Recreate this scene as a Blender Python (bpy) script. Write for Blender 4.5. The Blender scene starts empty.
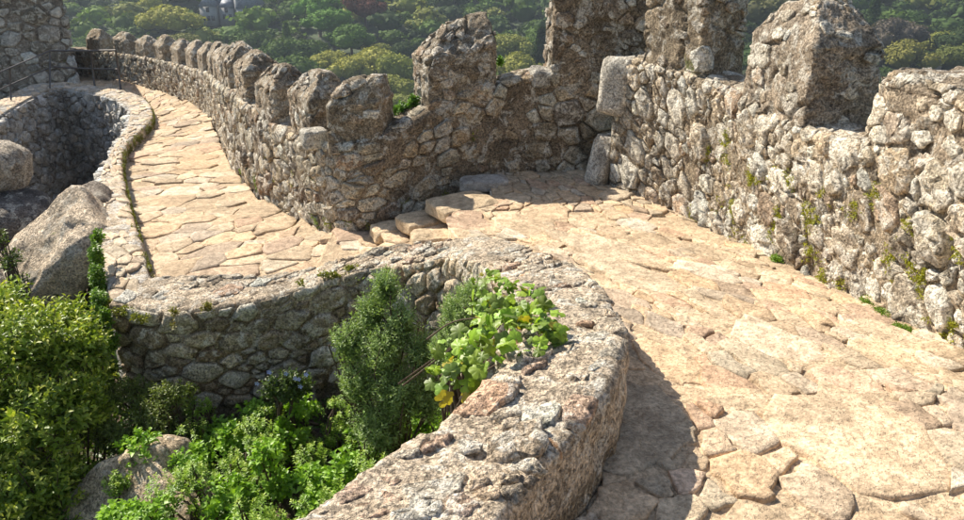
import bpy, math, random
import numpy as np
from mathutils import Vector, Matrix
R = math.radians
rng = np.random.default_rng(7)
random.seed(7)

# ------------------------------------------------------------------ camera, light, exposure
sc = bpy.context.scene
COL = sc.collection
F = 802.0; PITCH = R(22); CP, SP = math.cos(PITCH), math.sin(PITCH)
cam = bpy.data.objects.new('camera', bpy.data.cameras.new('camera'))
COL.objects.link(cam); sc.camera = cam
cam.location = (0, 0, 0); cam.rotation_euler = (R(90) - PITCH, 0, 0)
cam.data.sensor_width = 36; cam.data.lens = 36 * F / 964
cam.data.clip_start = .05; cam.data.clip_end = 5000
SUN_AZ = (-0.76, 0.65); SUN_EL = R(43)
sv = Vector((SUN_AZ[0] * math.cos(SUN_EL), SUN_AZ[1] * math.cos(SUN_EL), math.sin(SUN_EL)))
w = bpy.data.worlds.new('World'); sc.world = w; w.use_nodes = True
nt = w.node_tree; bg = nt.nodes['Background']
sky = nt.nodes.new('ShaderNodeTexSky'); sky.sky_type = 'NISHITA'; sky.sun_disc = False
sky.sun_elevation = SUN_EL; sky.sun_rotation = math.atan2(SUN_AZ[0], SUN_AZ[1]) % (2 * math.pi)
nt.links.new(sky.outputs[0], bg.inputs[0]); bg.inputs[1].default_value = .075
sl = bpy.data.lights.new('sun', 'SUN'); sl.energy = 5.0; sl.angle = R(.5); sl.color = (1, .92, .78)
so = bpy.data.objects.new('sun', sl); COL.objects.link(so)
so.rotation_euler = sv.to_track_quat('Z', 'Y').to_euler()
sc.view_settings.view_transform = 'Standard'; sc.view_settings.look = 'None'
sc.view_settings.exposure = 1.0; sc.view_settings.gamma = 1
sc.cycles.max_bounces = 6; sc.cycles.volume_bounces = 0
sc.cycles.volume_step_rate = 5

# ------------------------------------------------------------------ helpers
def at(px, py, z):
    "point of height z seen at a pixel of the photograph (camera stands at the origin)"
    x = (px - 482) / F; y = (260 - py) / F
    d = np.array((x, CP + y * SP, -SP + y * CP))
    return d * (z / d[2])
def atY(px, py, Y):
    x = (px - 482) / F; y = (260 - py) / F
    d = np.array((x, CP + y * SP, -SP + y * CP))
    return d * (Y / d[1])

def _h(ix, iy, iz, s):
    h = (ix.astype(np.int64) * 374761393 + iy.astype(np.int64) * 668265263 + iz.astype(np.int64) * 2147483647 + s * 974711) & 0xffffffff
    h = ((h ^ (h >> 13)) * 1274126177) & 0xffffffff
    h = ((h ^ (h >> 16)) * 2246822519) & 0xffffffff
    return ((h ^ (h >> 15)) & 0xffffff) / float(0xffffff)
def vnoise(p, s=0):
    i = np.floor(p).astype(np.int64); f = p - i; f = f * f * (3 - 2 * f)
    r = 0
    for a in (0, 1):
        for b in (0, 1):
            for c in (0, 1):
                wgt = (f[..., 0] if a else 1 - f[..., 0]) * (f[..., 1] if b else 1 - f[..., 1]) * (f[..., 2] if c else 1 - f[..., 2])
                r = r + wgt * _h(i[..., 0] + a, i[..., 1] + b, i[..., 2] + c, s)
    return r * 2 - 1
def fbm(p, sc_=1., o=4, s=0, g=.5):
    p = np.asarray(p, float) * sc_; a = 1.; t = 0; n = 0
    for k in range(o):
        t = t + a * vnoise(p + k * 17.3, s + k); n += a; a *= g; p = p * 2.03
    return t / n

def setmesh(me, V, faces):
    V = np.ascontiguousarray(V, np.float32)
    faces = np.ascontiguousarray(faces, np.int32)
    k = faces.shape[1]; nf = len(faces)
    me.vertices.add(len(V)); me.vertices.foreach_set('co', V.ravel())
    me.loops.add(nf * k); me.loops.foreach_set('vertex_index', faces.ravel())
    me.polygons.add(nf)
    me.polygons.foreach_set('loop_start', np.arange(0, nf * k, k, dtype=np.int32))
    me.update(calc_edges=True)
def tintmesh(me, tint):
    a = me.color_attributes.new('tint', 'FLOAT_COLOR', 'POINT')
    n = len(me.vertices)
    t = np.asarray(tint, float)
    if t.ndim == 1: t = np.tile(t, (n, 1))
    c = np.ones((n, 4), np.float32); c[:, :3] = t
    a.data.foreach_set('color', c.ravel())
def obj(name, V, faces, mat, parent=None, tint=(1, 1, 1), smooth=True, kind=None, origin=None):
    "one mesh object; vertices are given in world space"
    V = np.asarray(V, float)
    o0 = V.mean(0) if origin is None else np.asarray(origin, float)
    me = bpy.data.meshes.new(name)
    setmesh(me, V - o0, faces)
    if smooth: me.shade_smooth()
    tintmesh(me, tint)
    me.materials.append(mat)
    o = bpy.data.objects.new(name, me); COL.objects.link(o)
    pl = np.zeros(3)
    if parent is not None:
        o.parent = parent; q = parent
        while q is not None: pl += np.array(q.location); q = q.parent
    o.location = Vector(o0 - pl)
    if kind: o['kind'] = kind
    return o
def tag(o, label, cat, group=None):
    o['label'] = label; o['category'] = cat
    if group: o['group'] = group
    return o
def empty(name, loc, label=None, cat=None, group=None):
    o = bpy.data.objects.new(name, None); COL.objects.link(o); o.location = Vector(np.asarray(loc, float)); o.empty_display_size = .2
    if label: tag(o, label, cat, group)
    return o
def spline(P, n):
    "Catmull-Rom through the rows of P, n samples evenly spaced in control index"
    P = np.asarray(P, float); m = len(P)
    Q = np.vstack([2 * P[0] - P[1], P, 2 * P[-1] - P[-2]])
    t = np.linspace(0, m - 1, n); i = np.minimum(t.astype(int), m - 2); f = (t - i)[:, None]
    a, b, c, d = Q[i], Q[i + 1], Q[i + 2], Q[i + 3]
    return .5 * (2 * b + (c - a) * f + (2 * a - 5 * b + 4 * c - d) * f ** 2 + (3 * b - a - 3 * c + d) * f ** 3)
def even(P, step):
    "spline resampled at even arc length"
    D = spline(P, 400); L = np.r_[0, np.cumsum(np.linalg.norm(np.diff(D[:, :3], axis=0), axis=1))]
    n = max(3, int(L[-1] / step)); s = np.linspace(0, L[-1], n)
    return np.stack([np.interp(s, L, D[:, k]) for k in range(D.shape[1])], 1)
def gridfaces(a, b, closed=False):
    i = np.arange(a if closed else a - 1)[:, None]; j = np.arange(b - 1)[None]
    i2 = (i + 1) % a
    f = np.stack([i * b + j, i2 * b + j, i2 * b + j + 1, i * b + j + 1], -1).reshape(-1, 4)
    return f
class Surf:
    "a parametric surface: grid G (ns,nv,3); P(u,v,d) maps metres along / across / out of it"
    def __init__(s, G, out=None, closed=False, V=None):
        s.G = G; s.closed = closed
        if closed:
            du = np.roll(G, -1, 0) - np.roll(G, 1, 0)
        else: du = np.gradient(G, axis=0)
        dv = np.gradient(G, axis=1)
        N = np.cross(du, dv); N /= np.linalg.norm(N, axis=2, keepdims=True) + 1e-9
        if out is not None and np.sum(N * out) < 0: N = -N; s.flip = True
        else: s.flip = False
        s.N = N
        ds = np.linalg.norm(np.diff(G, axis=0), axis=2).mean(1)
        if closed: ds = np.r_[ds, np.linalg.norm(G[0] - G[-1], axis=1).mean()]
        s.U = np.r_[0, np.cumsum(ds)]
        s.V = np.r_[0, np.cumsum(np.linalg.norm(np.diff(G, axis=1), axis=2).mean(0))] if V is None else V
    def P(s, u, v, d):
        G, N = s.G, s.N
        if s.closed:
            G = np.concatenate([G, G[:1]]); N = np.concatenate([N, N[:1]]); u = np.mod(u, s.U[-1])
        fu = np.interp(u, s.U, np.arange(len(s.U))); fv = np.interp(v, s.V, np.arange(len(s.V)))
        i = np.clip(fu.astype(int), 0, G.shape[0] - 2); j = np.clip(fv.astype(int), 0, G.shape[1] - 2)
        a = (fu - i)[..., None]; b = (fv - j)[..., None]
        L = lambda A: (A[i, j] * (1 - a) + A[i + 1, j] * a) * (1 - b) + (A[i, j + 1] * (1 - a) + A[i + 1, j + 1] * a) * b
        return L(G) + L(N) * np.asarray(d)[..., None]
    def mesh(s, name, mat, parent, tint, sink=0., amp=.012, freq=9., amp2=.03, f2=2., kind=None, cap=True, seed=0):
        D = amp2 * fbm(s.G, f2, 2, seed) + amp * fbm(s.G, freq, 4, seed + 5, .6)
        V = (s.G + s.N * (D - sink)[..., None])
        a, b = V.shape[:2]
        f = gridfaces(a, b, s.closed)
        if s.flip: f = f[:, ::-1]
        V = V.reshape(-1, 3)
        if cap and not s.closed:   # close both ends
            k = len(V); i = np.arange(b - 1)
            V = np.vstack([V, s.G[0].mean(0), s.G[-1].mean(0)])
            e0 = np.stack([i, i + 1, np.full(b - 1, k), np.full(b - 1, k)], 1); e1 = np.stack([(a - 1) * b + i + 1, (a - 1) * b + i, np.full(b - 1, k + 1), np.full(b - 1, k + 1)], 1)
            if s.flip: e0, e1 = e0[:, [1, 0, 2, 3]], e1[:, [1, 0, 2, 3]]
            tri = np.vstack([f[:, [0, 1, 2]], f[:, [0, 2, 3]], e0[:, :3], e1[:, :3]]); f = tri
        if callable(tint): tint = tint(V)
        o = obj(name, V, f, mat, parent, tint, kind=kind)
        return o

def clip(P, n, c):
    "keep the part of polygon P where P.n <= c"
    d = P @ n - c; k = len(P); out = []
    if (d <= 0).all(): return P
    for i in range(k):
        a, b = d[i], d[(i + 1) % k]
        if a <= 0: out.append(P[i])
        if (a < 0 < b) or (b < 0 < a): out.append(P[i] + (P[(i + 1) % k] - P[i]) * (a / (a - b)))
    return np.array(out) if len(out) > 2 else None
def cells(u0, u1, v0, v1, radii, ang=0., st=1.3, gap=.01, seed=0, pack=.86, edge=0.):
    "power-diagram cells of a rectangle: irregular stones, big ones with chips between them"
    g = np.random.default_rng(seed)
    ca, sa = math.cos(ang), math.sin(ang)
    T = np.array([[ca / st, sa / st], [-sa, ca]]) ; Ti = np.linalg.inv(T)
    area = (u1 - u0) * (v1 - v0) / st
    X = np.zeros((0, 2)); Rr = np.zeros(0)
    for r, frac in radii:
        want = int(frac * area / (3.3 * r * r)) + 1
        for _ in range(want):
            for tr in range(14):
                p = T @ np.array([g.uniform(u0, u1), g.uniform(v0, v1)])
                rr = r * g.uniform(.8, 1.15)
                if len(X) == 0 or (np.hypot(*(X - p).T) > (Rr + rr) * pack).all():
                    X = np.vstack([X, p]); Rr = np.r_[Rr, rr]; break
    dom = [(-1, 0, -u0), (1, 0, u1), (0, -1, -v0), (0, 1, v1)]
    out = []
    rmax = max(r for r, _ in radii) * 1.2
    for i in range(len(X)):
        p = X[i]; r = Rr[i]; B = r * 2.6
        P = np.array([(p[0] - B, p[1] - B), (p[0] + B, p[1] - B), (p[0] + B, p[1] + B), (p[0] - B, p[1] + B)])
        d = X - p; D2 = (d ** 2).sum(1); idx = np.argsort(D2)[1:26]
        for j in idx:
            if D2[j] > (B * 1.5 + rmax * 2) ** 2: break
            L = math.sqrt(D2[j]); n = d[j] / L
            c = (D2[j] + r * r - Rr[j] ** 2) / (2 * L) - gap / 2
            P = clip(P, n, n @ p + c)
            if P is None: break
        if P is None or len(P) < 3: continue
        P = P @ Ti.T
        for a, b, c in dom:
            P = clip(P, np.array([a, b], float), c - edge)
            if P is None: break
        if P is None or len(P) < 3: continue
        A = .5 * abs(np.dot(P[:, 0], np.roll(P[:, 1], 1)) - np.dot(P[:, 1], np.roll(P[:, 0], 1)))
        if A < (r * r * .5): continue
        out.append((P, math.sqrt(A)))
    return out
def ringpoly(P, n, rough=.05, g=rng, chaik=1):
    Q = np.roll(P, -1, 0); e = Q - P; k = .05 + .11 * g.random((len(P), 1))
    P = np.stack([P + e * k, Q - e * (.05 + .11 * g.random((len(P), 1)))], 1).reshape(-1, 2)
    P = list(P)
    while len(P) < n:   # split the longest sides, so that the corners stay
        A = np.array(P); L = np.linalg.norm(np.roll(A, -1, 0) - A, axis=1); i = int(L.argmax())
        P.insert(i + 1, (A[i] + A[(i + 1) % len(A)]) / 2)
    O = np.array(P); c = O.mean(0); m = len(O)
    w_ = g.standard_normal(m); w_ = (w_ + np.roll(w_, 1)) * .6
    return c + (O - c) * (1 + rough * w_[:, None])
RINGS_ROUND = [(1., -.6), (.99, .45), (.93, .85), (.72, 1.), (.38, 1.02)]
RINGS_FLAT = [(1., -1.2), (.99, .5), (.955, .9), (.75, 1.), (.4, 1.)]
def stone_geo(S, P, h, n=14, rings=RINGS_ROUND, rough=.05, nz=.25, g=rng, flat=False, tilt=.0):
    O = ringpoly(P, n, rough, g); c = O.mean(0); n = len(O)
    size = np.abs(O - c).max()
    uv = []; d = []
    tl = g.uniform(-1, 1, 2) * tilt
    for f, k in rings:
        q = c + (O - c) * f; uv.append(q)
        dd = np.full(n, k * h)
        if k > 0: dd = dd + h * nz * (g.standard_normal(n) * .5 + 1.6 * vnoise(np.stack([q[:, 0], q[:, 1], q[:, 0] * 0 + h * 50], 1) * 3.2 / max(size, .01))) * (.5 if f > .95 else 1)
        if k > 0: dd = dd + ((q - c) @ tl)
        d.append(dd)
    uv = np.vstack(uv + [c[None]]); d = np.r_[np.concatenate(d), h * 1.05]
    V = S.P(uv[:, 0], uv[:, 1], d)
    if flat:
        z0 = S.P(np.array([c[0]]), np.array([c[1]]), np.array([0.]))[0, 2]
        V[:, 2] = z0 + d
    m = len(rings); f = []
    for r in range(m - 1):
        for i in range(n):
            j = (i + 1) % n; a, b, c2, e = r * n + i, r * n + j, (r + 1) * n + j, (r + 1) * n + i
            f.append((a, b, c2)); f.append((a, c2, e))
    top = m * n
    for i in range(n): f.append(((m - 1) * n + i, (m - 1) * n + (i + 1) % n, top))
    f = np.array(f)
    # orient outward
    A = V[f[:, 1]] - V[f[:, 0]]; B = V[f[:, 2]] - V[f[:, 0]]
    nn = np.cross(A, B).sum(0)
    Nn = S.P(np.array([c[0]]), np.array([c[1]]), np.array([.1]))[0] - S.P(np.array([c[0]]), np.array([c[1]]), np.array([0.]))[0]
    if nn @ Nn < 0: f = f[:, ::-1]
    return V, f
def pick(pal, g=rng):
    c, wts = zip(*pal); i = g.choice(len(c), p=np.array(wts) / sum(wts))
    b = np.array(c[i]); wv = g.normal(0, .035); return np.clip(b * g.uniform(.85, 1.15) * (1 + wv, 1, 1 - wv), .02, .85)
def lay(S, cl, mat, parent, pal, name='stone', limit=300, hfun=None, keep=None, view=None, **kw):
    "build the cells as stones of the surface S: the ones that show largest single, the rest as one joined part"
    g = np.random.default_rng(len(cl) + int(S.U[-1] * 100))
    L = []
    for P, sz in cl:
        c = P.mean(0); w3 = S.P(np.array([c[0]]), np.array([c[1]]), np.array([0.]))[0]
        if keep is not None and not keep(c, w3, g): continue
        L.append((sz / max(1.5, np.linalg.norm(w3)), sz, P, w3))
    L.sort(key=lambda t: -t[0])
    rv, rf, rt, off = [], [], [], 0
    for k, (q, sz, P, w3) in enumerate(L):
        h = (hfun(sz, g, w3) if hfun.__code__.co_argcount == 3 else hfun(sz, g)) if hfun else sz * g.uniform(.08, .2)
        n = 18 if q > .035 else (14 if q > .015 else 9)
        V, f = stone_geo(S, P, h, n=n, g=g, **kw)
        t = pick(pal, g)
        if k < limit and q * F > 6: obj(name, V, f, mat, parent, t)
        else:
            rv.append(V); rf.append(f + off); off += len(V); rt.append(np.tile(t, (len(V), 1)))
    if rv: obj('small_' + name + 's', np.vstack(rv), np.vstack(rf), mat, parent, np.vstack(rt), kind='stuff')

# ------------------------------------------------------------------ materials
class NT:
    def __init__(s, name):
        s.m = bpy.data.materials.new(name); s.m.use_nodes = True; s.t = s.m.node_tree; s.n = s.t.nodes
        s.b = s.n['Principled BSDF']; s.out = s.n['Material Output']
        s.pos = s.n.new('ShaderNodeNewGeometry').outputs['Position']
    def new(s, ty, **k):
        x = s.n.new(ty)
        for a, b in k.items(): setattr(x, a, b)
        return x
    def l(s, a, b): s.t.links.new(a, b)
    def noise(s, scale, det=4, rough=.55, dist=0., vec=None):
        x = s.new('ShaderNodeTexNoise'); x.inputs['Scale'].default_value = scale; x.inputs['Detail'].default_value = det
        x.inputs['Roughness'].default_value = rough; x.inputs['Distortion'].default_value = dist
        s.l(vec or s.pos, x.inputs['Vector']); return x.outputs['Fac']
    def ramp(s, fac, a, b, va=0., vb=1.):
        x = s.new('ShaderNodeMapRange'); x.clamp = True; x.interpolation_type = 'SMOOTHSTEP'
        s.l(fac, x.inputs['Value']); x.inputs['From Min'].default_value = a; x.inputs['From Max'].default_value = b
        x.inputs['To Min'].default_value = va; x.inputs['To Max'].default_value = vb; return x.outputs[0]
    def mix(s, fac, a, b, mode='MIX'):
        x = s.new('ShaderNodeMix', data_type='RGBA', blend_type=mode)
        for v, i in ((fac, 0), (a, 6), (b, 7)):
            if isinstance(v, (int, float)): x.inputs[i].default_value = v
            elif isinstance(v, tuple): x.inputs[i].default_value = (*v, 1)
            else: s.l(v, x.inputs[i])
        return x.outputs[2]
    def math(s, op, a, b=0.):
        x = s.new('ShaderNodeMath', operation=op)
        for v, i in ((a, 0), (b, 1)):
            if isinstance(v, (int, float)): x.inputs[i].default_value = v
            else: s.l(v, x.inputs[i])
        return x.outputs[0]
    def attr(s, n='tint'):
        x = s.new('ShaderNodeAttribute'); x.attribute_name = n; return x.outputs['Color']
    def voro(s, scale, feat='F1', rnd=1.):
        x = s.new('ShaderNodeTexVoronoi', feature=feat); x.inputs['Scale'].default_value = scale; x.inputs['Randomness'].default_value = rnd
        s.l(s.pos, x.inputs['Vector']); return x.outputs['Distance']
def stone_mat(name, white=.5, dark=.5, orange=.1, moss=.0, fine=1., bump=.6, grainsc=1., lich=(.76, .71, .61), vary=.35, rough=.92, cracks=0., spk=1.):
    m = NT(name); c = m.attr()
    n1 = m.noise(2.6 * fine, 5, .6); n2 = m.noise(14 * fine, 5, .65); n3 = m.noise(70 * fine, 4, .7); n4 = m.noise(7 * fine, 6, .7, .6)
    c = m.mix(1., c, m.mix(m.ramp(n1, .3, .7), (1 - vary,) * 3, (1 + vary * .6, 1 + vary * .55, 1 + vary * .5)), 'MULTIPLY')
    c = m.mix(1., c, m.mix(m.ramp(n2, .3, .7), (.72, .70, .68), (1.2, 1.2, 1.2)), 'MULTIPLY')
    c = m.mix(1., c, m.mix(m.ramp(n3, .3, .7), tuple(1 - .62 * spk for _ in range(3)), tuple(1 + .42 * spk for _ in range(3))), 'MULTIPLY')
    if white:   # pale crusts of lichen with ragged edges
        k = m.ramp(n4, .56 - .1 * white, .6 - .06 * white); k = m.math('MULTIPLY', k, m.ramp(n3, .3, .55))
        c = m.mix(m.math('MULTIPLY', k, .75), c, lich)
    if dark:    # dark grey lichen and dirt
        n5 = m.noise(5 * fine, 6, .75, .3); k = m.ramp(n5, .62 - .14 * dark, .72 - .1 * dark)
        k = m.math('MULTIPLY', k, m.ramp(n2, .3, .6))
        c = m.mix(m.math('MULTIPLY', k, .8), c, (.07, .06, .05))
        n6 = m.noise(55 * fine, 4, .75); k2 = m.ramp(n6, .56, .66); c = m.mix(m.math('MULTIPLY', k2, .6 * dark + .15), c, (.06, .045, .035))
    if orange:
        n7 = m.noise(4.3 * fine, 5, .7, .5); k = m.math('MULTIPLY', m.ramp(n7, .68 - .12 * orange, .75 - .1 * orange), m.ramp(n2, .4, .6))
        c = m.mix(m.math('MULTIPLY', k, .7), c, (.36, .15, .035))
    if moss:
        n8 = m.noise(3.1 * fine, 6, .7, .4); k = m.math('MULTIPLY', m.ramp(n8, .66 - .16 * moss, .74 - .14 * moss), m.ramp(n3, .35, .5))
        c = m.mix(m.math('MULTIPLY', k, .85), c, (.1, .13, .02))
    m.l(c, m.b.inputs['Base Color']); m.b.inputs['Roughness'].default_value = rough
    m.b.inputs['Specular IOR Level'].default_value = .25
    hgt = m.math('ADD', m.math('MULTIPLY', n3, .35), m.math('MULTIPLY', n2, 1.1))
    hgt = m.math('ADD', hgt, m.math('MULTIPLY', m.ramp(m.noise(45 * fine, 4, .75), .5, .75), -.7))
    if cracks:
        v = m.voro(5.5, 'DISTANCE_TO_EDGE'); hgt = m.math('ADD', hgt, m.math('MULTIPLY', m.ramp(v, 0, .04), cracks))
    bp = m.new('ShaderNodeBump'); bp.inputs['Strength'].default_value = bump; bp.inputs['Distance'].default_value = .03 * grainsc
    m.l(hgt, bp.inputs['Height']); m.l(bp.outputs[0], m.b.inputs['Normal'])
    return m.m
M_WALL = stone_mat('rubble_stone', white=.6, dark=.4, orange=.1, moss=.05, bump=.9)
M_MORTAR = stone_mat('rubble_mortar', white=.25, dark=.6, orange=.3, moss=.12, bump=1., grainsc=1.5)
M_MERLON = stone_mat('weathered_masonry', white=.5, dark=.5, orange=.32, moss=.05, bump=1., grainsc=1.6)
M_PAVE = stone_mat('worn_paving', white=.0, dark=.0, orange=.08, bump=.7, vary=.22, grainsc=.6, rough=.9, spk=.45)
M_SAND = stone_mat('sandy_joint', white=.0, dark=.0, orange=.0, bump=.8, vary=.18, grainsc=.6, spk=.5)
M_COPE = stone_mat('lichen_coping', white=.3, dark=.35, orange=.45, bump=1., grainsc=1.4)
M_SHADE = stone_mat('old_masonry', white=.25, dark=.5, orange=.15, moss=.2, bump=.8)
M_FAR = stone_mat('speckled_masonry', white=.9, dark=.35, orange=.0, bump=.9, fine=.8, lich=(.62, .60, .56))
M_ROCK = stone_mat('granite_boulder', white=.3, dark=.5, orange=.2, moss=.1, bump=.9, fine=.8, grainsc=2, lich=(.66, .6, .5))
def leaf_mat(name, trans=.35, rough=.45, spec=.4):
    m = NT(name); c = m.attr(); oi = m.new('ShaderNodeObjectInfo')
    c = m.mix(1., c, oi.outputs['Color'], 'MULTIPLY')
    n = m.noise(40, 2); c = m.mix(1., c, m.mix(m.ramp(n, .3, .7), (.8, .8, .8), (1.2, 1.2, 1.15)), 'MULTIPLY')
    m.l(c, m.b.inputs['Base Color']); m.b.inputs['Roughness'].default_value = rough; m.b.inputs['Specular IOR Level'].default_value = spec
    if trans:
        tr = m.new('ShaderNodeBsdfTranslucent'); m.l(m.mix(1., c, (1.3, 1.35, .6), 'MULTIPLY'), tr.inputs['Color'])
        ms = m.new('ShaderNodeMixShader'); ms.inputs[0].default_value = trans
        m.l(m.b.outputs[0], ms.inputs[1]); m.l(tr.outputs[0], ms.inputs[2]); m.l(ms.outputs[0], m.out.inputs['Surface'])
    return m.m
M_LEAF = leaf_mat('leaf', .3); M_FARLEAF = leaf_mat('far_foliage', .15, .8, .1)
def plain(name, col, rough=.6, metal=0., nsc=8., var=.25, bump=0.):
    m = NT(name); c = m.mix(m.ramp(m.noise(nsc, 4), .3, .7), tuple(x * (1 - var) for x in col), tuple(min(1, x * (1 + var)) for x in col))
    m.l(c, m.b.inputs['Base Color']); m.b.inputs['Roughness'].default_value = rough; m.b.inputs['Metallic'].default_value = metal
    if bump:
        bp = m.new('ShaderNodeBump'); bp.inputs['Strength'].default_value = bump; bp.inputs['Distance'].default_value = .02
        m.l(m.noise(nsc * 6, 4), bp.inputs['Height']); m.l(bp.outputs[0], m.b.inputs['Normal'])
    return m.m
M_STEM = plain('bark', (.10, .07, .045), .9, nsc=20, bump=.6)
M_SOIL = stone_mat('earth', white=0, dark=.4, orange=.0, moss=.3, bump=1.)
M_RAIL = plain('painted_iron', (.10, .09, .085), .5, .3, 30)
M_FOREST = plain('forest_floor', (.035, .055, .018), .95, nsc=.25, var=.5)
M_PLASTER = plain('pale_plaster', (.30, .30, .30), .8, nsc=.5, var=.1)
M_SLATE = plain('blue_grey_slate', (.13, .15, .20), .6, nsc=1.5, var=.25)
M_GLASS = plain('dark_window', (.03, .035, .045), .15, nsc=1)
M_DIRT = plain('pale_track', (.36, .31, .25), .9, nsc=.3)

PAL_R = [((.64, .56, .44), 4), ((.52, .43, .31), 2.5), ((.54, .42, .31), 1), ((.40, .34, .26), 1.3), ((.78, .72, .60), 2.8)]
PAL_L = [((.60, .52, .39), 4), ((.48, .39, .27), 3), ((.38, .28, .2), 1), ((.27, .22, .17), 2), ((.54, .48, .39), 1.4)]
PAL_MER = [((.44, .36, .27), 4), ((.34, .27, .2), 3), ((.42, .31, .21), 1), ((.64, .59, .5), 1.4)]
PAL_PAVE = [((.615, .475, .325), 5), ((.58, .445, .30), 4), ((.58, .41, .285), 1.4), ((.64, .52, .385), 2), ((.51, .40, .295), 1)]
PAL_RET = [((.58, .50, .37), 4), ((.45, .37, .26), 3), ((.68, .61, .48), 2), ((.50, .38, .25), 1)]
PAL_TOP = [((.68, .58, .45), 3), ((.60, .50, .38), 3), ((.60, .44, .33), 1.2), ((.80, .74, .63), 1.4), ((.46, .38, .29), .7)]
PAL_STRIP = [((.62, .50, .36), 3), ((.56, .44, .32), 2), ((.6, .5, .39), 1.5)]
PAL_DARKW = [((.2, .19, .18), 3), ((.14, .13, .12), 3), ((.4, .39, .38), 1.3)]

# ------------------------------------------------------------------ ground and far hillside
def far_z(x, y):
    base = np.interp(y, [-200, -20, 20, 60, 120, 170, 430, 560, 900, 1600, 2600], [-30, -12, -11, -42, -64, -54, -14, 8, 70, 150, 190])
    p = np.stack([x, y, 0 * x], -1)
    amp = np.clip((np.hypot(x, y) - 60) / 150, 0, 1)
    return base + amp * (9 * fbm(p, .008, 3, 3) + 3 * fbm(p, .03, 2, 9)) + np.clip((np.abs(x) - 30), 0, 400) * .02
gx = np.sign(np.linspace(-1, 1, 200)) * np.abs(np.linspace(-1, 1, 200)) ** 1.8 * 1700; gy = np.r_[np.linspace(-400, -30, 20), np.linspace(-20, 600, 190), np.linspace(620, 2600, 60)]
GX, GY = np.meshgrid(gx, gy, indexing='ij')
obj('ground', np.stack([GX, GY, far_z(GX, GY)], -1).reshape(-1, 3), gridfaces(*GX.shape), M_FOREST, kind='structure', origin=(0, 0, 0))
def near_z(x, y):
    pocket = -3.75 + .06 * np.clip(3 - y, -4, 5)
    k = np.clip((-x - 2.9) / 1.4, 0, 1); k = k * k * (3 - 2 * k)
    left = -4.6 - .25 * np.clip(y - 5, 0, 10)
    z = pocket * (1 - k) + left * k
    k2 = np.clip((y - 9) / 4, 0, 1); z = z * (1 - k2) + np.minimum(z, -7.1) * k2
    z = z + 1.9 * np.exp(-((x + 5.0) / 1.7) ** 2 - ((y - 8.0) / 1.5) ** 2)
    z = np.where(x > -2.9, np.minimum(z, -3.45), z)
    p = np.stack([x, y, 0 * x], -1)
    return z + .18 * fbm(p, 1.1, 4, 2)
gx, gy = np.linspace(-16, 3.2, 160), np.linspace(-3, 24, 200)
GX, GY = np.meshgrid(gx, gy, indexing='ij')
obj('rocky_soil', np.stack([GX, GY, near_z(GX, GY)], -1).reshape(-1, 3), gridfaces(*GX.shape), M_SOIL, tint=(.16, .12, .08), kind='structure', origin=(0, 0, 0))

# ------------------------------------------------------------------ curves of the place
def zA(Y): return -2.3 + max(0, 6.9 - Y) * .1
# foot of the right-hand wall, from the corner towards the camera and past it
RF = [(1.21, 7.62, -2.3), (1.55, 7.1, -2.3), (1.81, 6.55, -2.27), (1.95, 6.0, -2.21), (2.04, 5.42, -2.15), (2.15, 4.9, -2.1), (2.26, 4.4, -2.05), (2.33, 3.87, -2.0), (2.42, 3.3, -1.94), (2.5, 2.4, -1.78), (2.52, 1.2, -1.7), (2.5, 0, -1.65), (2.4, -1.5, -1.6)]
LF = [(1.9, 8.2, -2.3), (.92, 8.12, -2.3), (.29, 8.05, -2.3), (-.22, 7.85, -2.35), (-.62, 7.66, -2.5), (-.98, 7.49, -2.62), (-1.37, 7.53, -2.72), (-1.7, 7.88, -2.8), (-2.19, 8.69, -2.92), (-2.7, 9.5, -3.0), (-3.3, 10.67, -3.12), (-4.04, 12.41, -3.3), (-5.05, 15.2, -3.6), (-6.16, 18.05, -3.8), (-7.54, 20.73, -4.0), (-9.04, 22.98, -4.15), (-10.45, 24.71, -4.25), (-11.8, 26.0, -4.3), (-13.6, 27.2, -4.35), (-16, 28, -4.4)]
# path-side top edge of the low wall, from the left corner to the foreground
LWo = [(-2.9, 6.45, -2.75), (-2.3, 6.5, -2.76), (-1.6, 6.5, -2.72), (-.85, 6.4, -2.48), (-.3, 6.15, -2.3), (.12, 5.65, -2.12), (.38, 5.0, -1.95), (.53, 4.3, -1.76), (.58, 3.48, -1.55), (.55, 2.72, -1.41), (.37, 2.17, -1.36), (.22, 1.9, -1.35), (.045, 1.6, -1.33), (-.4, .9, -1.3), (-.9, .1, -1.25), (-1.5, -.9, -1.2)]
LWi = [(-3.05, 5.95, -2.77), (-2.45, 5.78, -2.78), (-1.75, 5.98, -2.75), (-1.0, 6.02, -2.52), (-.55, 5.78, -2.36), (-.22, 5.4, -2.16), (0, 4.85, -1.98), (.1, 4.2, -1.8), (.14, 3.45, -1.58), (.13, 2.8, -1.43), (.0, 2.38, -1.39), (-.14, 2.12, -1.38), (-.36, 1.78, -1.36), (-.8, 1.1, -1.33), (-1.3, .35, -1.28), (-1.95, -.65, -1.23)]
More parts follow.
